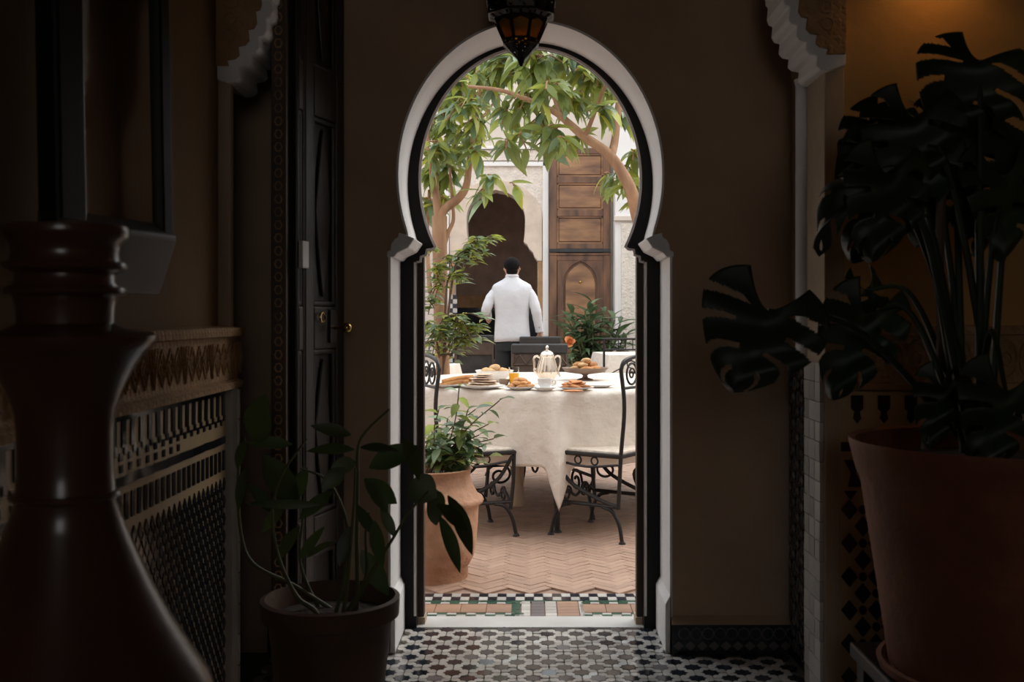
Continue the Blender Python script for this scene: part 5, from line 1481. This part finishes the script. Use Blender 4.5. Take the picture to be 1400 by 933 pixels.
# joints
RS, RE, RW = (0.168, 0.0, 1.462), (0.252, -0.045, 1.225), (0.290, 0.00, 1.005)
LS, LE, LW = (-0.168, 0.0, 1.462), (-0.268, -0.03, 1.235), (-0.262, 0.20, 1.165)
nodes = [(0, 0, 0.92, (.13, .10)), (0, 0, 1.15, (.12, .09)), (0, 0.0, 1.38, (.14, .09)), (0, -0.005, 1.50, .060), (0, 0.005, 1.565, .052), (0, 0.015, 1.64, .080), (0, 0.01, 1.70, .084), (0, 0.085, 1.60, .028), (0, 0.115, 1.648, .010)]
edges = [(0, 1), (1, 2), (2, 3), (3, 4), (4, 5), (5, 6), (5, 7), (5, 8)]
def add(n, par):
    nodes.append(n); edges.append((par, len(nodes) - 1)); return len(nodes) - 1
for s_, S_, E_, W_ in ((1, RS, RE, RW), (-1, LS, LE, LW)):
    a = add((*S_, .055), 2); a = add((*E_, .042), a); a = add((*W_, .027), a)
    h_ = (Vector(W_) - Vector(E_)).normalized()
    side = Vector((1, 0, 0)) if s_ > 0 else Vector((0.5, 0, 0.9)).normalized()
    side = (side - h_ * side.dot(h_)).normalized(); nrm = h_.cross(side)
    palm = Vector(W_) + h_ * 0.055
    p_ = add((*palm, (.028, .018)), a)
    for k in range(4):
        b0 = palm + h_ * 0.03 + side * (k - 1.5) * 0.019
        ln = (0.072, 0.080, 0.076, 0.060)[k]
        f1 = add((*b0, .010), p_); f2 = add((*(b0 + h_ * ln * .5 + nrm * 0.006), .009), f1); add((*(b0 + h_ * ln * .85 + nrm * 0.026), .0075), f2)
    t1 = add((*(palm - side * s_ * 0.032 - h_ * 0.012), .011), p_); t2 = add((*(palm - side * s_ * 0.046 + h_ * 0.02 + nrm * .01), .0095), t1)
    # ears
for s_ in (-1, 1):
    e0 = add((s_ * 0.072, 0.0, 1.655, .018), 5); add((s_ * 0.088, -0.008, 1.668, (.010, .016)), e0)
# legs of the body, inside the trousers
for s_ in (-1, 1):
    a = add((s_ * 0.09, 0, 0.86, .060), 0); a = add((s_ * 0.10, 0.02 if s_ > 0 else -0.04, 0.48, .042), a); a = add((s_ * 0.10, -0.02 if s_ > 0 else -0.14, 0.09, .032), a); add((s_ * 0.105, 0.10 if s_ > 0 else -0.04, 0.045, .030), a)
body = skin_obj('body', nodes, edges, m_skin, pe)
q = MB(); q.ball((0, 0.003, 1.70), (0.087, 0.100, 0.088), 20, 14)
q.v = [(x * (1 - 0.25 * max(0, (1.66 - z) / 0.06)), (y if y < 0.05 else 0.05 + (y - 0.05) * 0.6) , z) for x, y, z in q.v]
q.ball((0, -0.025, 1.645), (0.064, 0.058, 0.060), 16, 10)
q.build('hair', m_hair, pe)
for s_ in (-1, 1):
    q = MB(); q.ball((s_ * 0.030, 0.088, 1.668), 0.011, 8, 6); q.build('eye', m_eye, pe)
q = MB(); q.ball((0, 0.094, 1.612), (0.022, 0.008, 0.006), 8, 6); q.build('mouth', m_skin, pe)
# jacket
def loft(rings, n=40, pw=2.4):
    vs = []; fs = []
    for (z, cx, cy, hx, hy) in rings:
        for j in range(n):
            a = 2 * PI * j / n; c, s = math.cos(a), math.sin(a)
            vs.append((cx + hx * math.copysign(abs(c) ** (2 / pw), c), cy + hy * math.copysign(abs(s) ** (2 / pw), s), z + 0.004 * math.sin(3 * a)))
    for i in range(len(rings) - 1):
        for j in range(n): fs.append((i * n + j, i * n + (j + 1) % n, (i + 1) * n + (j + 1) % n, (i + 1) * n + j))
    return vs, fs
q = MB()
rings = [(0.90, .004, 0, .188, .125), (0.95, .003, 0, .186, .124), (1.05, 0, 0, .178, .118), (1.15, 0, 0, .172, .112), (1.25, 0, -.003, .178, .115), (1.35, 0, -.005, .192, .118), (1.42, 0, -.006, .202, .112), (1.465, 0, -.006, .208, .098), (1.495, 0, -.006, .190, .084), (1.52, 0, -.004, .148, .072), (1.545, 0, -.002, .100, .062), (1.57, 0, 0, .068, .058), (1.592, 0, 0, .060, .056)]
q.add(*loft(rings)); jk = q.build('jacket', m_jacket, pe, angle=80, solid=0.006)
for S_, E_, W_ in ((RS, RE, RW), (LS, LE, LW)):
    S2 = Vector(S_) * 1.0; P = smooth_path([(S_[0] * 0.86, S_[1], S_[2] - 0.012), (S_[0] * 1.04, S_[1] - .004, S_[2] - 0.055), Vector(S_).lerp(Vector(E_), .5) + Vector((0.006 * (1 if S_[0] > 0 else -1), 0, 0)), E_, Vector(E_).lerp(Vector(W_), .5), Vector(E_).lerp(Vector(W_), 1.0)], 5)
    n_ = len(P); rad = [0.050, 0.060, 0.056, 0.053, 0.047, 0.042]
    rs_ = [lerp(rad[min(5, int(i / (n_ - 1) * 5))], rad[min(5, int(i / (n_ - 1) * 5) + 1)], (i / (n_ - 1) * 5) % 1) * (1 + 0.03 * math.sin(i * 2.1)) for i in range(n_)]
    q = MB(); q.tube(P, rs_, 18); sl_o = q.build('sleeve', m_jacket, jk, angle=80)
    q = MB(); c_ = P[-2]; q.ball((c_.x, c_.y - 0.045, c_.z + 0.02), 0.006, 6, 5); q.build('cuff_button', m_hair, jk)
q = MB(); q.tube([(0.0, -0.112 - 0.012, 0.90), (0.0, -0.119, 1.05), (0, -0.1135, 1.15), (0, -0.1215, 1.35), (0, -0.113, 1.45)], 0.0035, 5); q.build('back_seam', m_jacket, jk)
q = MB(); q.tube([(0.064 * math.cos(a * PI / 12), 0.062 * math.sin(a * PI / 12) - 0.001, 1.584 - 0.008 * math.sin(a * PI / 12)) for a in range(24)], 0.007, 8, closed=True, flat=2.2); q.build('collar', m_jacket, jk)
# trousers: two tapered legs joined at the seat
q = MB()
q.add(*loft([(0.80, 0, 0, .170, .112), (0.86, 0, 0, .178, .118), (0.93, 0, 0, .172, .112), (0.99, 0, 0, .160, .104)]))
for s_ in (-1, 1):
    bk_ = 0 if s_ > 0 else -0.12
    q.tube(smooth_path([(s_ * 0.085, 0, 0.90), (s_ * 0.092, 0, 0.75), (s_ * 0.10, 0.03 + bk_ * .4, 0.48), (s_ * 0.10, -0.01 + bk_, 0.25), (s_ * 0.10, -0.02 + bk_ * 1.2, 0.06)], 5), [lerp(0.100, 0.062, (i / 20) ** 0.8) for i in range(21)], 20)
q.build('trousers', m_trouser, pe, angle=80)
for s_ in (-1, 1):
    bk_ = 0 if s_ > 0 else -0.144
    q = MB(); q.ball((s_ * 0.105, 0.04 + bk_, 0.035), (0.046, 0.135, 0.036), 14, 8); q.build('shoe', m_shoe, pe)
